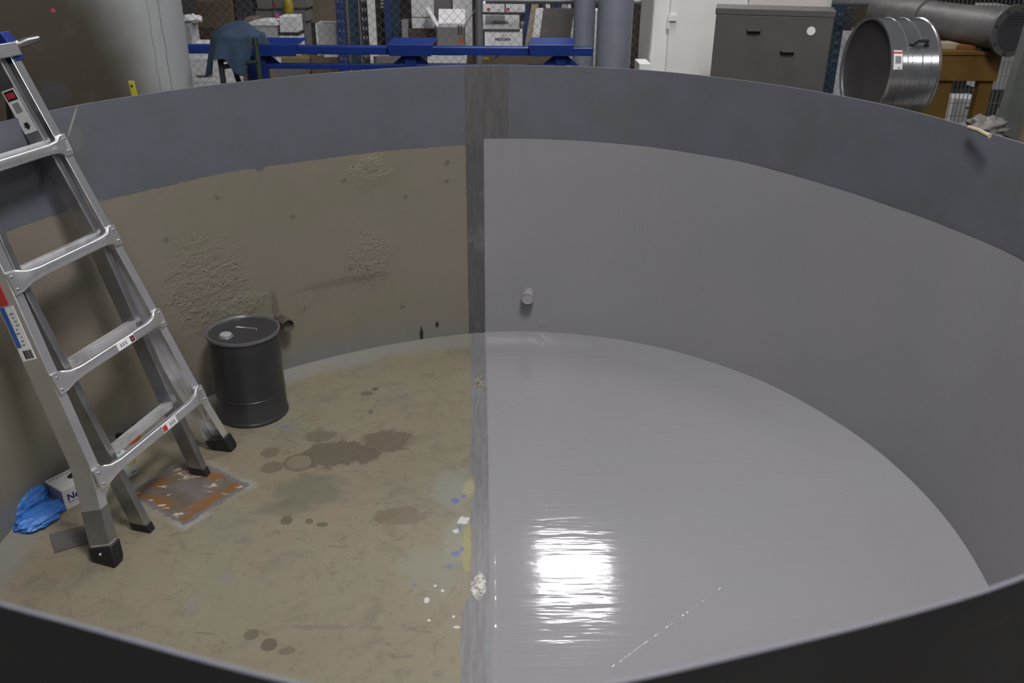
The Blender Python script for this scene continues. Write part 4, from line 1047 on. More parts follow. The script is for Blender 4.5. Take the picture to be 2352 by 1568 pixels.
# right part behind the fence
upright((1916, -60, 1937, G), 3.95, RTEAL, 'teal blue rack upright right of the grey drawer cabinet', (.3, .6), paint('slot_pale', (0.16, 0.16, 0.22), 0.5))
B('storage_box', 'dark box behind the fence above the white sack', 'box', (1895, 20, 1960, 70), 4.2, .3, DKBOX)
B('white_sack', 'white sack behind the fence right of the grey drawer cabinet', 'sack', (1890, 70, 1990, G), 4.2, .3, WBOX)
c = ony(1966, 35, 4.75); t = thing('grey_drum', 'dark grey round drum behind the fence left of the brown carton', 'drum', (c[0], 4.75, FZ)); MB().lathe((c[0], 4.75, c[2] - .09), [(.06, 0), (.07, .01), (.07, .17), (.06, .18)], 24).build('body', paint('panel_grey', (0.055, 0.057, 0.065), 0.5), t, smooth='auto'); MB().lathe((c[0], 4.75, FZ), [(.075, 0), (.075, c[2] - .09 - FZ - .001)], 24).build('pedestal', DKBOX, t, smooth='auto')
B('carton_box', 'brown carton behind the fence above the galvanised drum', 'box', (1984, 10, 2062, 80), 4.3, .3, CARD_D); B('carton_box', 'lower brown carton behind the galvanised drum', 'box', (1984, 80, 2062, G), 4.3, .3, CARD_D)

# ---- grey columns
def m_column():
    t = T('column_paint'); o = t.obj(); n = t.noise(o, 5, 4, .6); return t.out(t.mix(t.rng(n, .35, .65), (0.165, 0.182, 0.225), (0.195, 0.205, 0.24)), 0.42)
COLM = m_column()
def column(px0, px1, Y, label):
    a, b_ = ony(px0, 80, Y)[0], ony(px1, 80, Y)[0]; r = (b_ - a) / 2; c = ((a + b_) / 2, Y, FZ)
    t = thing('standing_pipe', label, 'pipe', c); MB().lathe(c, [(r * 1.25, 0), (r * 1.25, .015), (r, .016), (r, 1.93), (r * .97, 1.945), (r * .001, 1.95)], 40).build('shaft', COLM, t, smooth='auto')
    return t
column(1316, 1365, 2.95, 'thinner grey round pipe standing behind the end of the blue stand')
column(1370, 1451, 2.75, 'thicker grey round pipe standing left of the white cabinet')

# ---- blue steel stand
BY = 2.5
x0, x1, zb0, zb1 = rect(426, 107, 1362, 126, BY)
st = thing('steel_stand', 'long blue steel stand with saddle plates behind the tank', 'stand', ((x0 + x1) / 2, BY, FZ))
mb = MB(); mb.box(((x0 + x1) / 2, BY + .03, (zb0 + zb1) / 2), (x1 - x0, .06, zb1 - zb0)); mb.build('top_beam', BEAMB, st, bevel=.004)
xl0, _, zl0, zl1 = rect(575, 148, 700, 158, BY); xl1 = rect(1200, 148, 1298, 158, BY)[1]
mb = MB(); mb.box(((xl0 + xl1) / 2, BY + .03, (zl0 + zl1) / 2), (xl1 - xl0, .04, zl1 - zl0 + .004)); mb.build('lower_beam', BEAMB, st, bevel=.003)
for (sx0, sx1, lx0, lx1) in ((566, 682, 566, 612), (889, 993, 930, 956), (1213, 1317, 1275, 1300)):
    a, b_, z0, z1 = rect(sx0, 104, sx1, 129, BY - .03)
    mb = MB(); zt = rect(sx0, 91, sx1, 104, BY + .10)[3]
    # folded saddle: front apron and sloping back plate
    mb.hexa([(a + .012, BY - .034, z0), (b_ - .006, BY - .034, z0), (b_ - .006, BY - .028, z0), (a + .012, BY - .028, z0), (a, BY - .034, z1), (b_, BY - .034, z1), (b_, BY - .028, z1), (a, BY - .028, z1)])
    mb.hexa([(a, BY - .034, z1 - .003), (b_, BY - .034, z1 - .003), (b_ + .02, BY + .15, zt), (a + .02, BY + .15, zt), (a, BY - .034, z1 + .002), (b_, BY - .034, z1 + .002), (b_ + .02, BY + .15, zt + .005), (a + .02, BY + .15, zt + .005)])
    mb.build('saddle_plate', BEAMB, st, bevel=.0015)
    a, b_, _, _ = rect(lx0, 110, lx1, 200, BY)
    mb = MB(); mb.box(((a + b_) / 2, BY + .03, (FZ + zb0) / 2), (b_ - a, .058, zb0 - FZ)); mb.build('leg', BEAMB, st, bevel=.004)
    for s, xx in ((-1, a), (1, b_)):
        g = .07; mb = MB(); mb.prism([Vector((xx, BY + .026, zl1)), Vector((xx + s * g, BY + .026, zl1)), Vector((xx, BY + .026, zl1 + g * .8))], (0, .006, 0)); mb.build('gusset', BEAMB, st)
    mb = MB(); mb.box(((a + b_) / 2, BY + .03, FZ + .006), (.20, .24, .012)); mb.build('foot_plate', BEAMB, st)

# ---- stool with blue cloth
SY = 2.08
pa, pb = Vector(ony(507, 120, SY)), Vector(ony(591, 120, SY - .04))
sd = thing('stool', 'dark green tubular stool under a blue cloth behind the tank rim', 'stool', ((pa.x + pb.x) / 2, SY + .12, FZ))
DKG = paint('stool_green', (0.018, 0.028, 0.022), 0.42)
def leg(p, q, nm='leg', r=.0135):
    p = Vector(p); q = Vector(q); d = (p - q).normalized(); e = q + d * ((FZ - q.z) / d.z); mb = MB(); mb.tube([e, q], r, 12); return mb.build(nm, DKG, sd, smooth='auto')
tl = Vector(ony(498, 80, SY)); tr = Vector(ony(585, 80, SY - .04))
l1 = leg(ony(512, 180, SY), Vector(ony(500, 92, SY + .01))); leg(ony(597, 175, SY - .04), Vector(ony(586, 86, SY - .02)))
bl, br = Vector(ony(520, 95, SY + .20)), Vector(ony(588, 95, SY + .19))
leg(ony(546, 180, SY + .20), bl); leg(ony(598, 180, SY + .19), br)
c0, c1 = Vector(ony(510, 154, SY)), Vector(ony(594, 141, SY - .04)); mb = MB(); mb.tube([c0, c1], .011, 10); mb.build('cross_bar', DKG, sd, smooth='auto')
c2 = Vector(ony(540, 130, SY + .20)); 
mb = MB(); mb.tube([c0 + Vector((0, 0, .03)), c2], .010, 10); mb.build('cross_bar', DKG, sd, smooth='auto')
corner = [tl, tr, br, bl]; zt = float(ony(540, 48, SY + .12)[2]) - .037 - .055
mb = MB(); cc = sum(corner, Vector()) / 4; rad = .19
mb.lathe((cc.x, cc.y, zt - .005), [(.095, 0), (.108, .008), (.108, .028), (.095, .036), (.001, .038)], 40); mb.build('seat', DKG, sd, smooth='auto')
def m_cloth():
    t = T('blue_cloth'); o = t.obj(); n = t.noise(o, 12, 4, .6); return t.out(t.mix(t.rng(n, .3, .7), (0.014, 0.032, 0.062), (0.024, 0.048, 0.086)), 0.85, t.bump(t.noise(o, 300, 2), .2, .002))
# drape: hem length varies around the seat
zs_ = zt + .037
hem = {0: .05, 30: .05, 60: .06, 110: .05, 150: .09, 180: .17, 200: .20, 222: .17, 240: .10, 256: .10, 272: .165, 288: .18, 300: .13, 312: .05, 330: .035, 345: .05}
ha = sorted(hem.items())
def hemlen(a): return float(np.interp(a, [h[0] for h in ha], [h[1] for h in ha], period=360))
def drape(a, b):
    th = 2 * math.pi * a; deg = 360 * a; fold = .5 * mnoise.noise((math.cos(th) * 2.2, math.sin(th) * 2.2, 4)) + .35 * math.sin(th * 9 + 1.3)
    R = .112; dome = .055
    if b < .55:
        r = R * (b / .55); z = zs_ + dome * (1 - (b / .55) ** 2) + .010 * mnoise.noise((r * 14 * math.cos(th), r * 14 * math.sin(th), 0)) + .002
        z = max(z, zs_ + .003)
    else:
        k = (b - .55) / .45; L = hemlen(deg); r = R + .010 + (.016 + .03 * max(0, math.cos(th - 3.6))) * k + .024 * k * fold; z = zs_ + .002 - L * k
    e = 1.0
    return Vector((cc.x + r * math.cos(th), cc.y + r * math.sin(th), z))
o = MB().grid(drape, 160, 44).build('cloth', m_cloth(), None, smooth=True, solid=0.003); tag(o, 'dark blue cloth draped over the green stool', 'cloth')

# ---- big pale tank on the left
def m_bigtank():
    t = T('pale_tank'); uv = t.uv(); n = t.noise(uv, 1.6, 4, .6); n2 = t.noise(uv, 9, 4, .6); x, z, _ = t.xyz(uv)
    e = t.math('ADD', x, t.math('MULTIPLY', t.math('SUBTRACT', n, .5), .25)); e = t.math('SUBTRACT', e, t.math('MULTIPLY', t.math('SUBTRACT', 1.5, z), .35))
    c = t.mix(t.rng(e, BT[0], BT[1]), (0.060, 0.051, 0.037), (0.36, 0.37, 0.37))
    c = t.mix(t.math('MULTIPLY', t.rng(n2, .55, .75), .2), c, (0.15, 0.145, 0.135))
    for xx, ww in ((BT[2], .0035), (BT[3], .006)):
        w_ = t.math('ADD', x, t.math('MULTIPLY', t.math('SUBTRACT', t.noise(t.mapping(uv, sc=(1, 3, 1)), 5, 2), .5), .03))
        c = t.mix(t.math('MULTIPLY', t.rng(t.math('ABSOLUTE', t.math('SUBTRACT', w_, xx)), ww, ww * .3), .6), c, (0.06, 0.06, 0.065))
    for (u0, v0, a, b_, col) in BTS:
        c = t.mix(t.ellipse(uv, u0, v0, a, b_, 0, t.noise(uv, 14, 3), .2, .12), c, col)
    return t.out(c, .38, t.bump(n2, .06, .004))
BTR, BTY = 0.95, 2.1
d = ray(432, 110); d2 = np.array([d[0], d[1]]); d2 /= np.linalg.norm(d2)
nrm2 = np.array([-d2[1], d2[0]])
kk = (BTY - CAM[1]) / d2[1]; tang = np.array([CAM[0], CAM[1]]) + d2 * kk; ctr = tang + nrm2 * BTR
def bt_uv(px, py):
    d = ray(px, py); o2 = CAM[:2] - ctr; b = o2 @ d[:2]; a = d[:2] @ d[:2]; c_ = o2 @ o2 - BTR ** 2; D = b * b - a * c_
    tt = (-b - math.sqrt(max(D, 0))) / a; X = CAM + d * tt; an = math.atan2(X[1] - ctr[1], X[0] - ctr[0]); return an * BTR, X[2]
u_a = bt_uv(170, 90)[0]; u_b = bt_uv(345, 90)[0]; BT = (u_a, u_b, bt_uv(352, 100)[0], bt_uv(378, 100)[0])
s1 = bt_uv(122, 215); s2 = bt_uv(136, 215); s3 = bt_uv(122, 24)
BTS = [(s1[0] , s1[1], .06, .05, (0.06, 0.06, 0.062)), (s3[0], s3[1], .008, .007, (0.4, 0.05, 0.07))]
bt = thing('storage_tank', 'tall pale round storage tank with a brown stained side behind the ladder', 'tank', (ctr[0], ctr[1], FZ))
mb = MB(); NB = 120; zz = [FZ, .5, 1.0, 1.5, 2.2, 2.6]; rings = [[Vector((ctr[0] + BTR * math.cos(2 * math.pi * i / NB - math.pi), ctr[1] + BTR * math.sin(2 * math.pi * i / NB - math.pi), z)) for i in range(NB)] for z in zz]
# brown stain fades to grey; the wide ramp also imitates shading round the shell
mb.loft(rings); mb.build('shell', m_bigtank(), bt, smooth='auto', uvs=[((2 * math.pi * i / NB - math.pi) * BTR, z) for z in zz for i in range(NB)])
mb = MB(); mb.tube([(ctr[0] + (BTR + .01) * math.cos(a), ctr[1] + (BTR + .01) * math.sin(a), 2.58) for a in [2 * math.pi * i / 80 for i in range(80)]], .03, 10, closed=True); mb.build('rim', LGREY, bt, smooth=True)

# ---- handles poking up behind the rim
def pole(name, label, cat, p_top, p_bot, Y, w, th, mat, tip=None):
    a = Vector(ony(*p_top, Y)); b_ = Vector(ony(*p_bot, Y)); d = (b_ - a).normalized(); e = a + d * ((FZ - a.z) / d.z)
    t = thing(name, label, cat, e); s = Vector((1, 0, 0)) * w / 2; n = Vector((0, 1, 0)) * th
    mb = MB(); mb.hexa([e - s, e + s, e + s + n, e - s + n, a - s, a + s, a + s + n, a - s + n]); mb.build('handle', mat, t, bevel=min(w, th) * .3)
    if tip: q = a + d * .05; mb = MB(); mb.hexa([q - s * 1.05 - n * .05, q + s * 1.05 - n * .05, q + s * 1.05 + n * 1.05, q - s * 1.05 + n * 1.05, a - s * .6 - d * .012, a + s * .6 - d * .012, a + s * .6 + n - d * .012, a - s * .6 + n - d * .012]); mb.build('tip', tip, t)
    return t, a, d
t, a, d = pole('tool_handle', 'flat yellow tool handle poking up behind the tank rim', 'tool', (300, 186), (309, 222), 1.15, .022, .008, paint('handle_yellow', (0.42, 0.36, 0.03), .45))
mb = MB(); mb.lathe(a + d * .018 - Vector((0, .0012, 0)), [(.004, 0), (.0042, .0011), (.0001, .0011)], 14, axis=(0, -1, 0)); mb.build('hang_hole', INK, t)
pole('broom_handle', 'dark broom handle with a pale tip standing between the ladder and the stained tank', 'broom', (12, 172), (21, 280), 0.55, .016, .016, paint('broom_dark', (0.03, 0.028, 0.034), .5), paint('tip_pale', (0.30, 0.24, 0.17), .6))

# ---- white cabinet and grey drawer cabinet
CY = 3.0
x0, x1, _, _ = rect(1497, 40, 1722, 150, CY); xr = rect(1716, 10, 1905, 60, CY + .05)[1]
wc = thing('tall_cabinet', 'tall white two door cabinet behind the grey drawer cabinet', 'cabinet', ((x0 + xr) / 2, CY + .35, FZ))
mb = MB(); mb.box(((x0 + xr) / 2, CY + .27, 1.0), (xr - x0, .5, 2.04)); mb.build('body', WHT, wc, bevel=.02)
dx0 = rect(1532, 40, 1540, 150, CY)[0]; dm = rect(1716, 0, 1720, 30, CY)[0]
mb = MB(); mb.box(((dx0 + dm) / 2, CY - .001, 1.02), (dm - dx0 - .004, .04, 1.92)); mb.build('door', WHT, wc, bevel=.003)
mb = MB(); mb.box(((dm + xr - .04) / 2, CY - .001, 1.02), (xr - .04 - dm - .004, .04, 1.92), Matrix.Rotation(.02, 3, 'Z')); mb.build('door', paint('white_warm', (0.70, 0.63, 0.60), .4, 0, .03), wc, bevel=.003)
hz = ony(1543, 45, CY)[2]; hx_ = dx0
mb = MB(); mb.box((hx_ + .012, CY - .03, hz + .012), (.05, .018, .035)); mb.box((hx_ - .006, CY - .028, hz - .012), (.014, .014, .07)); mb.build('hinge', WHT, wc, bevel=.002)

GY = 2.1
x0, x1, _, z1 = rect(1644, 22, 1908, 180, GY)
gc = thing('drawer_cabinet', 'grey drawer cabinet with a white round sticker in front of the white cabinet', 'cabinet', ((x0 + x1) / 2, GY + .2, FZ))
GRC = paint('cabinet_grey', (0.088, 0.082, 0.078), .5, 0, .06)
yawc = -0.24; Mz = Matrix.Rotation(yawc, 3, 'Z'); ccx = Vector(((x0 + x1) / 2 + .02, GY + .12, 0)); wv = (x1 - x0) * 0.985
def cabpt(u_, v_): return ccx + Mz @ Vector((u_, v_, 0))
mb = MB(); mb.box(ccx + Vector((0, 0, (FZ + z1 - .03) / 2)), (wv, .20, z1 - .03 - FZ), Mz); mb.build('body', GRC, gc, bevel=.004)
mb = MB(); mb.box(ccx + Vector((0, 0, z1 - .015)), (wv + .010, .208, .032), Mz); mb.build('top', GRC, gc, bevel=.004)
def on_cab(px, py):
    d = ray(px, py); n = Mz @ Vector((0, -1, 0)); p0 = cabpt(0, -.10); tt = (p0 - Vector(CAM)).dot(n) / Vector(d).dot(n); return Vector(CAM) + Vector(d) * tt, n
for hp in ((1731, 70), (1808, 118)):
    P_, n = on_cab(*hp); xx = Mz @ Vector((1, 0, 0)); mb = MB()
    mb.hexa([P_ - xx * .034 + Vector((0, 0, -.012)), P_ + xx * .034 + Vector((0, 0, -.012)), P_ + xx * .026 + n * .026 + Vector((0, 0, -.004)), P_ - xx * .026 + n * .026 + Vector((0, 0, -.004)), P_ - xx * .034 + Vector((0, 0, .006)), P_ + xx * .034 + Vector((0, 0, .006)), P_ + xx * .030 + n * .028 + Vector((0, 0, .003)), P_ - xx * .030 + n * .028 + Vector((0, 0, .003))])
    mb.build('handle', paint('handle_grey', (0.07, 0.066, 0.062), .4, 0.3), gc, bevel=.002)
P_, n = on_cab(1863, 71); mb = MB(); mb.lathe(P_, [(.0195, 0), (.0195, .0012), (.0001, .0012)], 32, axis=n); o = mb.build('round_sticker', WHT, gc); o['label'] = 'white round sticker'

# ---- galvanised drum on a crate
DY = 1.72
def m_galv():
    t = T('drum_sheet'); o = t.obj(); n = t.noise(o, 18, 3); return t.out(t.mix(t.rng(n, .3, .7), (0.50, 0.52, 0.54), (0.60, 0.61, 0.63)), 0.22, None, metal=.9)
DG = m_galv(); DIN = paint('drum_inside', (0.055, 0.050, 0.050), .5, .3)
c0 = Vector(ony(1986, 160, DY)); axd = Vector((.992, .12, -.02)).normalized()
pxm = (c0 - Vector(CAM)).length / F_PX          # metres per pixel there
Rr = 101 * pxm; Ld = 104 * pxm
c0 = c0 - axd * 0.0
dr = thing('drum', 'shiny galvanised sheet metal drum lying on its side with the open end to the left', 'drum', (c0.x + axd.x * Ld / 2, c0.y + axd.y * Ld / 2, c0.z - Rr))
MB().lathe(c0, [(Rr - .012, .16), (Rr - .010, .0), (Rr + .003, -.004), (Rr + .004, .006), (Rr, .010), (Rr, Ld * .32), (Rr + .0025, Ld * .325), (Rr, Ld * .33), (Rr, Ld * .62), (Rr + .0025, Ld * .625), (Rr, Ld * .63), (Rr, Ld - .012), (Rr + .004, Ld - .008), (Rr + .003, Ld), (Rr - .01, Ld)], 96, axis=axd, cap=False).build('shell', DG, dr, smooth='auto')
MB().lathe(c0 + axd * .008, [(Rr - .0105, 0), (Rr * .75, .012), (Rr * .3, .022), (.001, .024)], 64, axis=axd, cap=False).build('inner_face', DIN, dr, smooth='auto')
MB().lathe(c0 + axd * (Ld - .004), [(Rr - .004, 0), (.001, .006)], 64, axis=axd, cap=False).build('end_cap', DG, dr, smooth='auto')
side = Vector((axd.y, -axd.x, 0))
if side.y > 0: side = -side
def drum_pt(s, ang, off=0.0): 
    r_ = side * math.cos(ang) + Vector((0, 0, 1)) * math.sin(ang); return c0 + axd * s + r_ * (Rr + off), r_
def strip(s, ang, w, h, mat, name, th=.001):
    mb = MB(); vs = []; n = 6
    for k in range(n + 1):
        a = ang + (k / n - .5) * h / Rr
        for q in (0, th):
            for ss in (-w / 2, w / 2): vs.append(drum_pt(s + ss, a, .0005 + q)[0])
    fs = []
    for k in range(n):
        b_ = k * 4; fs += [(b_ + 2, b_ + 3, b_ + 7, b_ + 6), (b_, b_ + 4, b_ + 5, b_ + 1), (b_, b_ + 2, b_ + 6, b_ + 4), (b_ + 1, b_ + 5, b_ + 7, b_ + 3)]
    mb.add(vs, fs); return mb.build(name, mat, dr)
o = strip(Ld * .13, .33, .040, .078, WHT, 'warning_label'); o['label'] = 'white warning label with a red stripe'
strip(Ld * .13, .33 + .029 / Rr, .038, .008, REDL, 'label_stripe', .0016); strip(Ld * .13, .33, .026, .03, GREY_I, 'label_print', .0013); strip(Ld * .15, .33 - .033 / Rr, .010, .004, REDL, 'label_mark', .0016)
for s in (.23, .42, .62, .80): strip(Ld * s, -.1, .0012, Rr * 1.1, paint('seam_dark', (0.12, 0.12, 0.13), .5, .5), 'seam', .0008)
h0, n0 = drum_pt(Ld * .36, .62); h1, n1 = drum_pt(Ld * .76, .62); u_ = n0
mb = MB(); mb.tube([h0, h0 + (h1 - h0) * .2, h0 + (h1 - h0) * .26 + u_ * .035, h0 + (h1 - h0) * .74 + u_ * .035, h0 + (h1 - h0) * .8, h1], .0065, 10); mb.build('handle', BLACK, dr, smooth='auto')
crate_top = c0.z - Rr - .003
cr = thing('crate', 'wooden crate under the galvanised drum', 'crate', (dr.location.x, dr.location.y, FZ))
mb = MB(); mb.box((dr.location.x, dr.location.y, (crate_top + FZ) / 2), (.42, .42, crate_top - FZ), Matrix.Rotation(math.atan2(axd.y, axd.x), 3, 'Z')); mb.build('body', CARD_D, cr)

# ---- wooden trestle with the big grey pipe
WY = 2.55
OAK = m_card('yellow_wood', (0.115, 0.063, 0.008), (0.14, 0.075, 0.01))
x0, x1, za, zb = rect(2138, 126, 2296, 186, WY)
tb = thing('wooden_trestle', 'yellow plywood trestle table under the big grey pipe', 'table', ((x0 + x1) / 2, WY + .3, FZ))
mb = MB(); mb.box(((x0 + x1) / 2, WY + .012, (za + zb) / 2), (x1 - x0, .024, zb - za)); mb.build('apron', OAK, tb, bevel=.002)
mb = MB(); mb.box(((x0 + x1) / 2, WY + .588, (za + zb) / 2), (x1 - x0, .024, zb - za)); mb.build('apron', OAK, tb, bevel=.002)
mb = MB(); mb.box(((x0 + x1) / 2, WY + .3, zb + .01), (x1 - x0 + .02, .62, .02)); mb.build('table_top', OAK, tb, bevel=.002)
lw = .075
for lx in (x0 + lw / 2, x0 + (x1 - x0) * .30 , x1 - lw / 2):
    for ly in (WY + .05, WY + .55):
        mb = MB(); mb.box((lx, ly, (za + FZ) / 2 + .01), (lw, .05, za - FZ + .02)); mb.build('leg', OAK, tb, bevel=.003)
tz = zb + .02
def plank(pxs, Y, hgt, label, mat, dep):
    a = ony(pxs[0], 118, Y)[0]; b_ = ony(pxs[1], 118, Y)[0]; z = tz; t = thing('wood_offcut', label, 'plank', ((a + b_) / 2, Y + dep / 2, z)); mb = MB(); mb.box(((a + b_) / 2, Y + dep / 2, z + hgt / 2 + .0005), (b_ - a, dep, hgt)); mb.build('board', mat, t, bevel=.002); return t
plank((2150, 2200), WY + .06, .03, 'pale wood offcut on the left of the trestle top', WOODP, .12); plank((2196, 2272), WY + .05, .022, 'orange brown board on the right of the trestle top', m_card('orange_wood', (0.18, 0.07, 0.02), (0.2, 0.08, 0.02)), .16)
PVC = None
def m_pvc():
    t = T('pipe_pvc'); o = t.obj(); n = t.noise(t.mapping(o, sc=(1, 1, 3)), 6, 4, .6); return t.out(t.mix(t.rng(n, .35, .7), (0.085, 0.082, 0.083), (0.135, 0.13, 0.125)), .5)
PVC = m_pvc()
pr_ = .100
e1 = Vector(ony(2318, 84, WY - .10)); e1.z = tz + pr_ + .014; e0_ = Vector(ony(2085, 40, WY + .62)); e0_.z = e1.z
gp = thing('pipe', 'long grey plastic pipe with a bolted flange lying on the wooden trestle', 'pipe', (e0_.x, e0_.y, tz))
axp = (e1 - e0_).normalized(); MB().lathe(e0_ - axp * .25, [(pr_ * .98, 0), (pr_, .006), (pr_, .30), (pr_ * 1.1, .302), (pr_ * 1.1, .42), (pr_, .422), (pr_, (e1 - e0_).length + .22)], 48, axis=axp).build('tube', PVC, gp, smooth='auto')
fl_c = e1; fn_ = Vector((.42, -.86, -.12)).normalized(); fn_ = (axp + Vector((0, -.55, 0))).normalized()
o = MB().lathe(fl_c, [(pr_ * 1.02, -.03), (pr_ * 1.02, 0), (pr_ * 1.28, .001), (pr_ * 1.28, .022), (pr_ * .98, .0225), (pr_ * .98, .026), (.001, .026)], 56, axis=fn_).build('flange', paint('flange_grey', (0.085, 0.085, 0.08), .5), gp, smooth='auto')
MB().lathe(fl_c + fn_ * .0262, [(pr_ * .95, 0), (pr_ * .95, .002), (.001, .002)], 48, axis=fn_).build('flange_plate', paint('plate_dark', (0.045, 0.043, 0.052), .5), gp, smooth='auto')
fx = fn_.cross(Vector((0, 0, 1))).normalized(); fz = fx.cross(fn_)
for i in range(8):
    a = 2 * math.pi * (i + .3) / 8; MB().lathe(fl_c + fn_ * .0222 + (fx * math.cos(a) + fz * math.sin(a)) * pr_ * 1.13, [(.008, 0), (.008, .007), (.001, .008)], 6, axis=fn_).build('bolt', DKBOX, gp)
for i in range(4):
    for j in range(8):
        MB().lathe(fl_c + fn_ * .0282 + fx * (-.05 + j * .0135) * -1 + fz * (.03 + i * .014), [(.004, 0), (.0038, .0008), (.0001, .0008)], 10, axis=fn_).build('hole', INK, gp)
for k in (.28, .72):
    q = e0_.lerp(e1, k); ck = thing('pipe_cradle', 'wooden block under the %s end of the grey pipe' % ('far' if k < .5 else 'flanged'), 'block', (q.x, q.y, tz)) if (x0 < q.x < x1 and WY < q.y < WY + .6) else None
    if ck: mb = MB(); hh = q.z - pr_ - tz - .002; mb.box((q.x, q.y, tz + hh / 2 + .0005), (.16, .07, max(.010, hh)), Matrix.Rotation(math.atan2(axp.y, axp.x), 3, 'Z')); mb.build('block', DKBOX, ck)

# ---- welded wire panels at the right
def weldmesh(name, label, xa, xb, za, zb, Y, px_, pz_):
    t = thing(name, label, 'fence', ((xa + xb) / 2, Y, za)); mb = MB(); r = .0018
    n = int((xb - xa) / px_)
    for i in range(n + 1): mb.box((xa + i * px_, Y, (za + zb) / 2), (r * 2, r * 2, zb - za))
    for j in range(int((zb - za) / pz_) + 1): mb.box(((xa + xb) / 2, Y - .003, za + j * pz_), (xb - xa, r * 2, r * 2))
    mb.build('wire_mesh', GALV, t)
    for x in (xa, xb): mb = MB(); mb.box((x, Y, (za + zb) / 2), (.03, .03, zb - za)); mb.build('frame', GALV, t)
    mb = MB(); mb.box(((xa + xb) / 2, Y, zb), (xb - xa, .03, .03)); mb.build('frame', GALV, t)
MY = 3.55
weldmesh('wire_panel', 'welded wire mesh panel behind the wooden trestle', ony(2085, 100, MY)[0] + .08, ony(2500, 100, MY)[0], FZ, 1.75, MY, .027, .085)
b = B('carton_box', 'white carton with a black word behind the mesh under the trestle', 'box', (2196, 226, 2262, G), 3.72, .3, WBOX); front_text(b, 'ARIZONA', 2231, 250, 5, INK)
B('storage_box', 'tall white carton stack behind the mesh right of the trestle', 'box', (2264, 88, 2334, 206), 3.75, .3, LGREY, base=None); B('storage_box', 'dark carton base behind the mesh right of the trestle', 'box', (2264, 206, 2336, G), 3.75, .3, DKBOX)
B('carton_box', 'white carton on the dark stack at the top right behind the mesh', 'box', (2262, 12, 2312, 88), 3.8, .25, LGREY)

# ---- post and junk at the right rim
lean('steel_post', 'grey green steel post leaning at the right edge beyond the tank rim', 'post', (2322, 290), (2392, 60), .088, .06, paint('post_grey', (0.085, 0.09, 0.082), .5), 1.62, 1.66)
x0, x1, z0, z1 = rect(2345, 250, 2420, 290, 1.75)
B('carton_box', 'pale carton at the right edge beyond the steel post', 'box', (2348, 268, 2440, G), 1.78, .3, CARD_L)
# crumpled sheet on a low crate, strip of beige foam on the rim
c = Vector(ony(2262, 292, 1.25)); 
def sheet(a, b_):
    th = 2 * math.pi * a; ph = math.pi * b_; d = Vector((math.sin(ph) * math.cos(th), math.sin(ph) * math.sin(th), math.cos(ph))); r_ = 1 + .4 * mnoise.noise(d * 2.5 + Vector((3, 1, 7))) - .15 * abs(mnoise.noise(d * 6))
    return c + Vector((d.x * .085 * r_, d.y * .08 * r_, max(-.034, d.z * .045 * r_)))
o = MB().grid(sheet, 40, 24).build('plastic_sheet', m_card('sheet_grey', (0.15, 0.14, 0.13), (0.18, 0.17, 0.16)), None, smooth=True); tag(o, 'crumpled grey plastic sheet behind the rim below the trestle', 'sheet')
cr2 = thing('crate', 'low crate under the crumpled grey plastic sheet', 'crate', (c.x, c.y, FZ)); mb = MB(); mb.box((c.x, c.y, (c.z - .0345 + FZ) / 2), (.2, .2, c.z - .0345 - FZ)); mb.build('body', CARD_D, cr2)
A_ = Vector(onz(2224, 297, HT)); B_ = Vector(onz(2272, 317, HT)); n_ = Vector((-(B_ - A_).y, (B_ - A_).x, 0)).normalized()
mb = MB(); mb.tube([A_ + Vector((0, 0, .006)), A_.lerp(B_, .5) + Vector((0, 0, .009)), B_ + Vector((0, 0, .006))], .0065, 8); o = mb.build('foam_strip', WOODP, None, smooth='auto'); tag(o, 'short beige strip lying on the far right tank rim', 'strip')
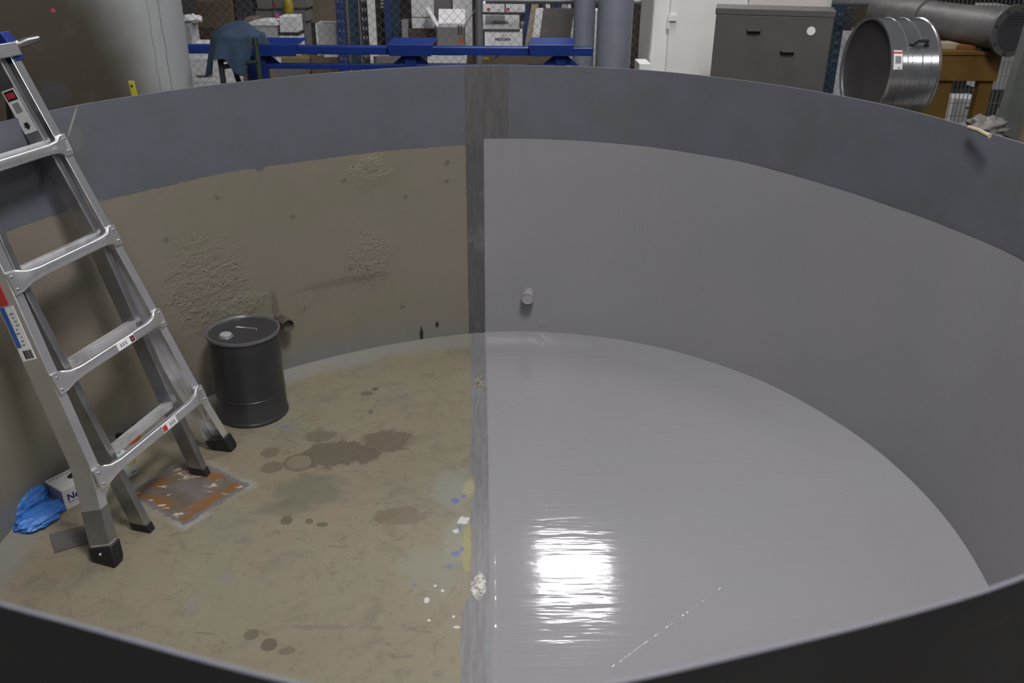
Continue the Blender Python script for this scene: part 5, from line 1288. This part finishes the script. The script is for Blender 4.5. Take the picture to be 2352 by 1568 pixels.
# ------------------------------------------------------------------ ceiling lamps of the workshop, and one added fill lamp
CEIL = 4.15
world = bpy.data.worlds.new('world'); scene.world = world; world.use_nodes = True
world.node_tree.nodes['Background'].inputs[0].default_value = (0.92, 0.96, 1.0, 1)
world.node_tree.nodes['Background'].inputs[1].default_value = 0.05
def m_emit(name, col, s):
    t = T(name); t.out((0.8, 0.8, 0.8), 0.4)
    t.b.inputs['Emission Color'].default_value = (*col, 1); t.b.inputs['Emission Strength'].default_value = s
    return t.m
WHITE = paint('lamp_white', (0.75, 0.75, 0.74), 0.4)
def lamp(x, y, sx, sy, label, power):
    r = thing('ceiling_lamp', label, 'lamp', (x, y, CEIL), 'ceiling lamps')
    mb = MB(); mb.box((x, y, CEIL + 0.05), (sx + .06, sy + .06, 0.08)); mb.build('housing', WHITE, r, bevel=0.01)
    mb = MB(); mb.box((x, y, CEIL + 0.004), (sx, sy, 0.012)); mb.build('diffuser', m_emit('lamp_diffuser_%d' % power, (1.0, 0.985, 0.99), power), r)
    for sx_ in (-.2, .2):
        mb = MB(); mb.tube([(x + sx_ * sx, y, CEIL + .09), (x + sx_ * sx, y, CEIL + .6)], 0.006, 6); mb.build('hanger', WHITE, r)
for x, y, sx, sy, pw, lab in ((0.74, 4.85, 0.66, 0.95, 34, 'white ceiling lamp over the fence behind the tank'),
                              (0.45, -1.35, 0.66, 1.2, 66, 'white ceiling lamp above the front half of the tank'), (0.3, -4.9, 0.66, 1.8, 30, 'white ceiling lamp farther back behind the front rim'),
                              (0.6, 2.0, 0.66, 1.2, 20, 'added white fill lamp over the goods just behind the tank'), (6.0, -2.7, 0.66, 1.2, 20, 'white ceiling lamp far to the right of the tank')):  # the lamp over the goods is added to brighten the cartons
    lamp(x, y, sx, sy, lab, pw)
vs_ = scene.view_settings
scene.display_settings.display_device = 'sRGB'
vs_.view_transform = 'Standard'; vs_.look = 'None'; vs_.exposure = 0.0; vs_.gamma = 1.0; vs_.use_curve_mapping = False
scene.cycles.use_denoising = True
scene.cycles.sample_clamp_indirect = 6.0
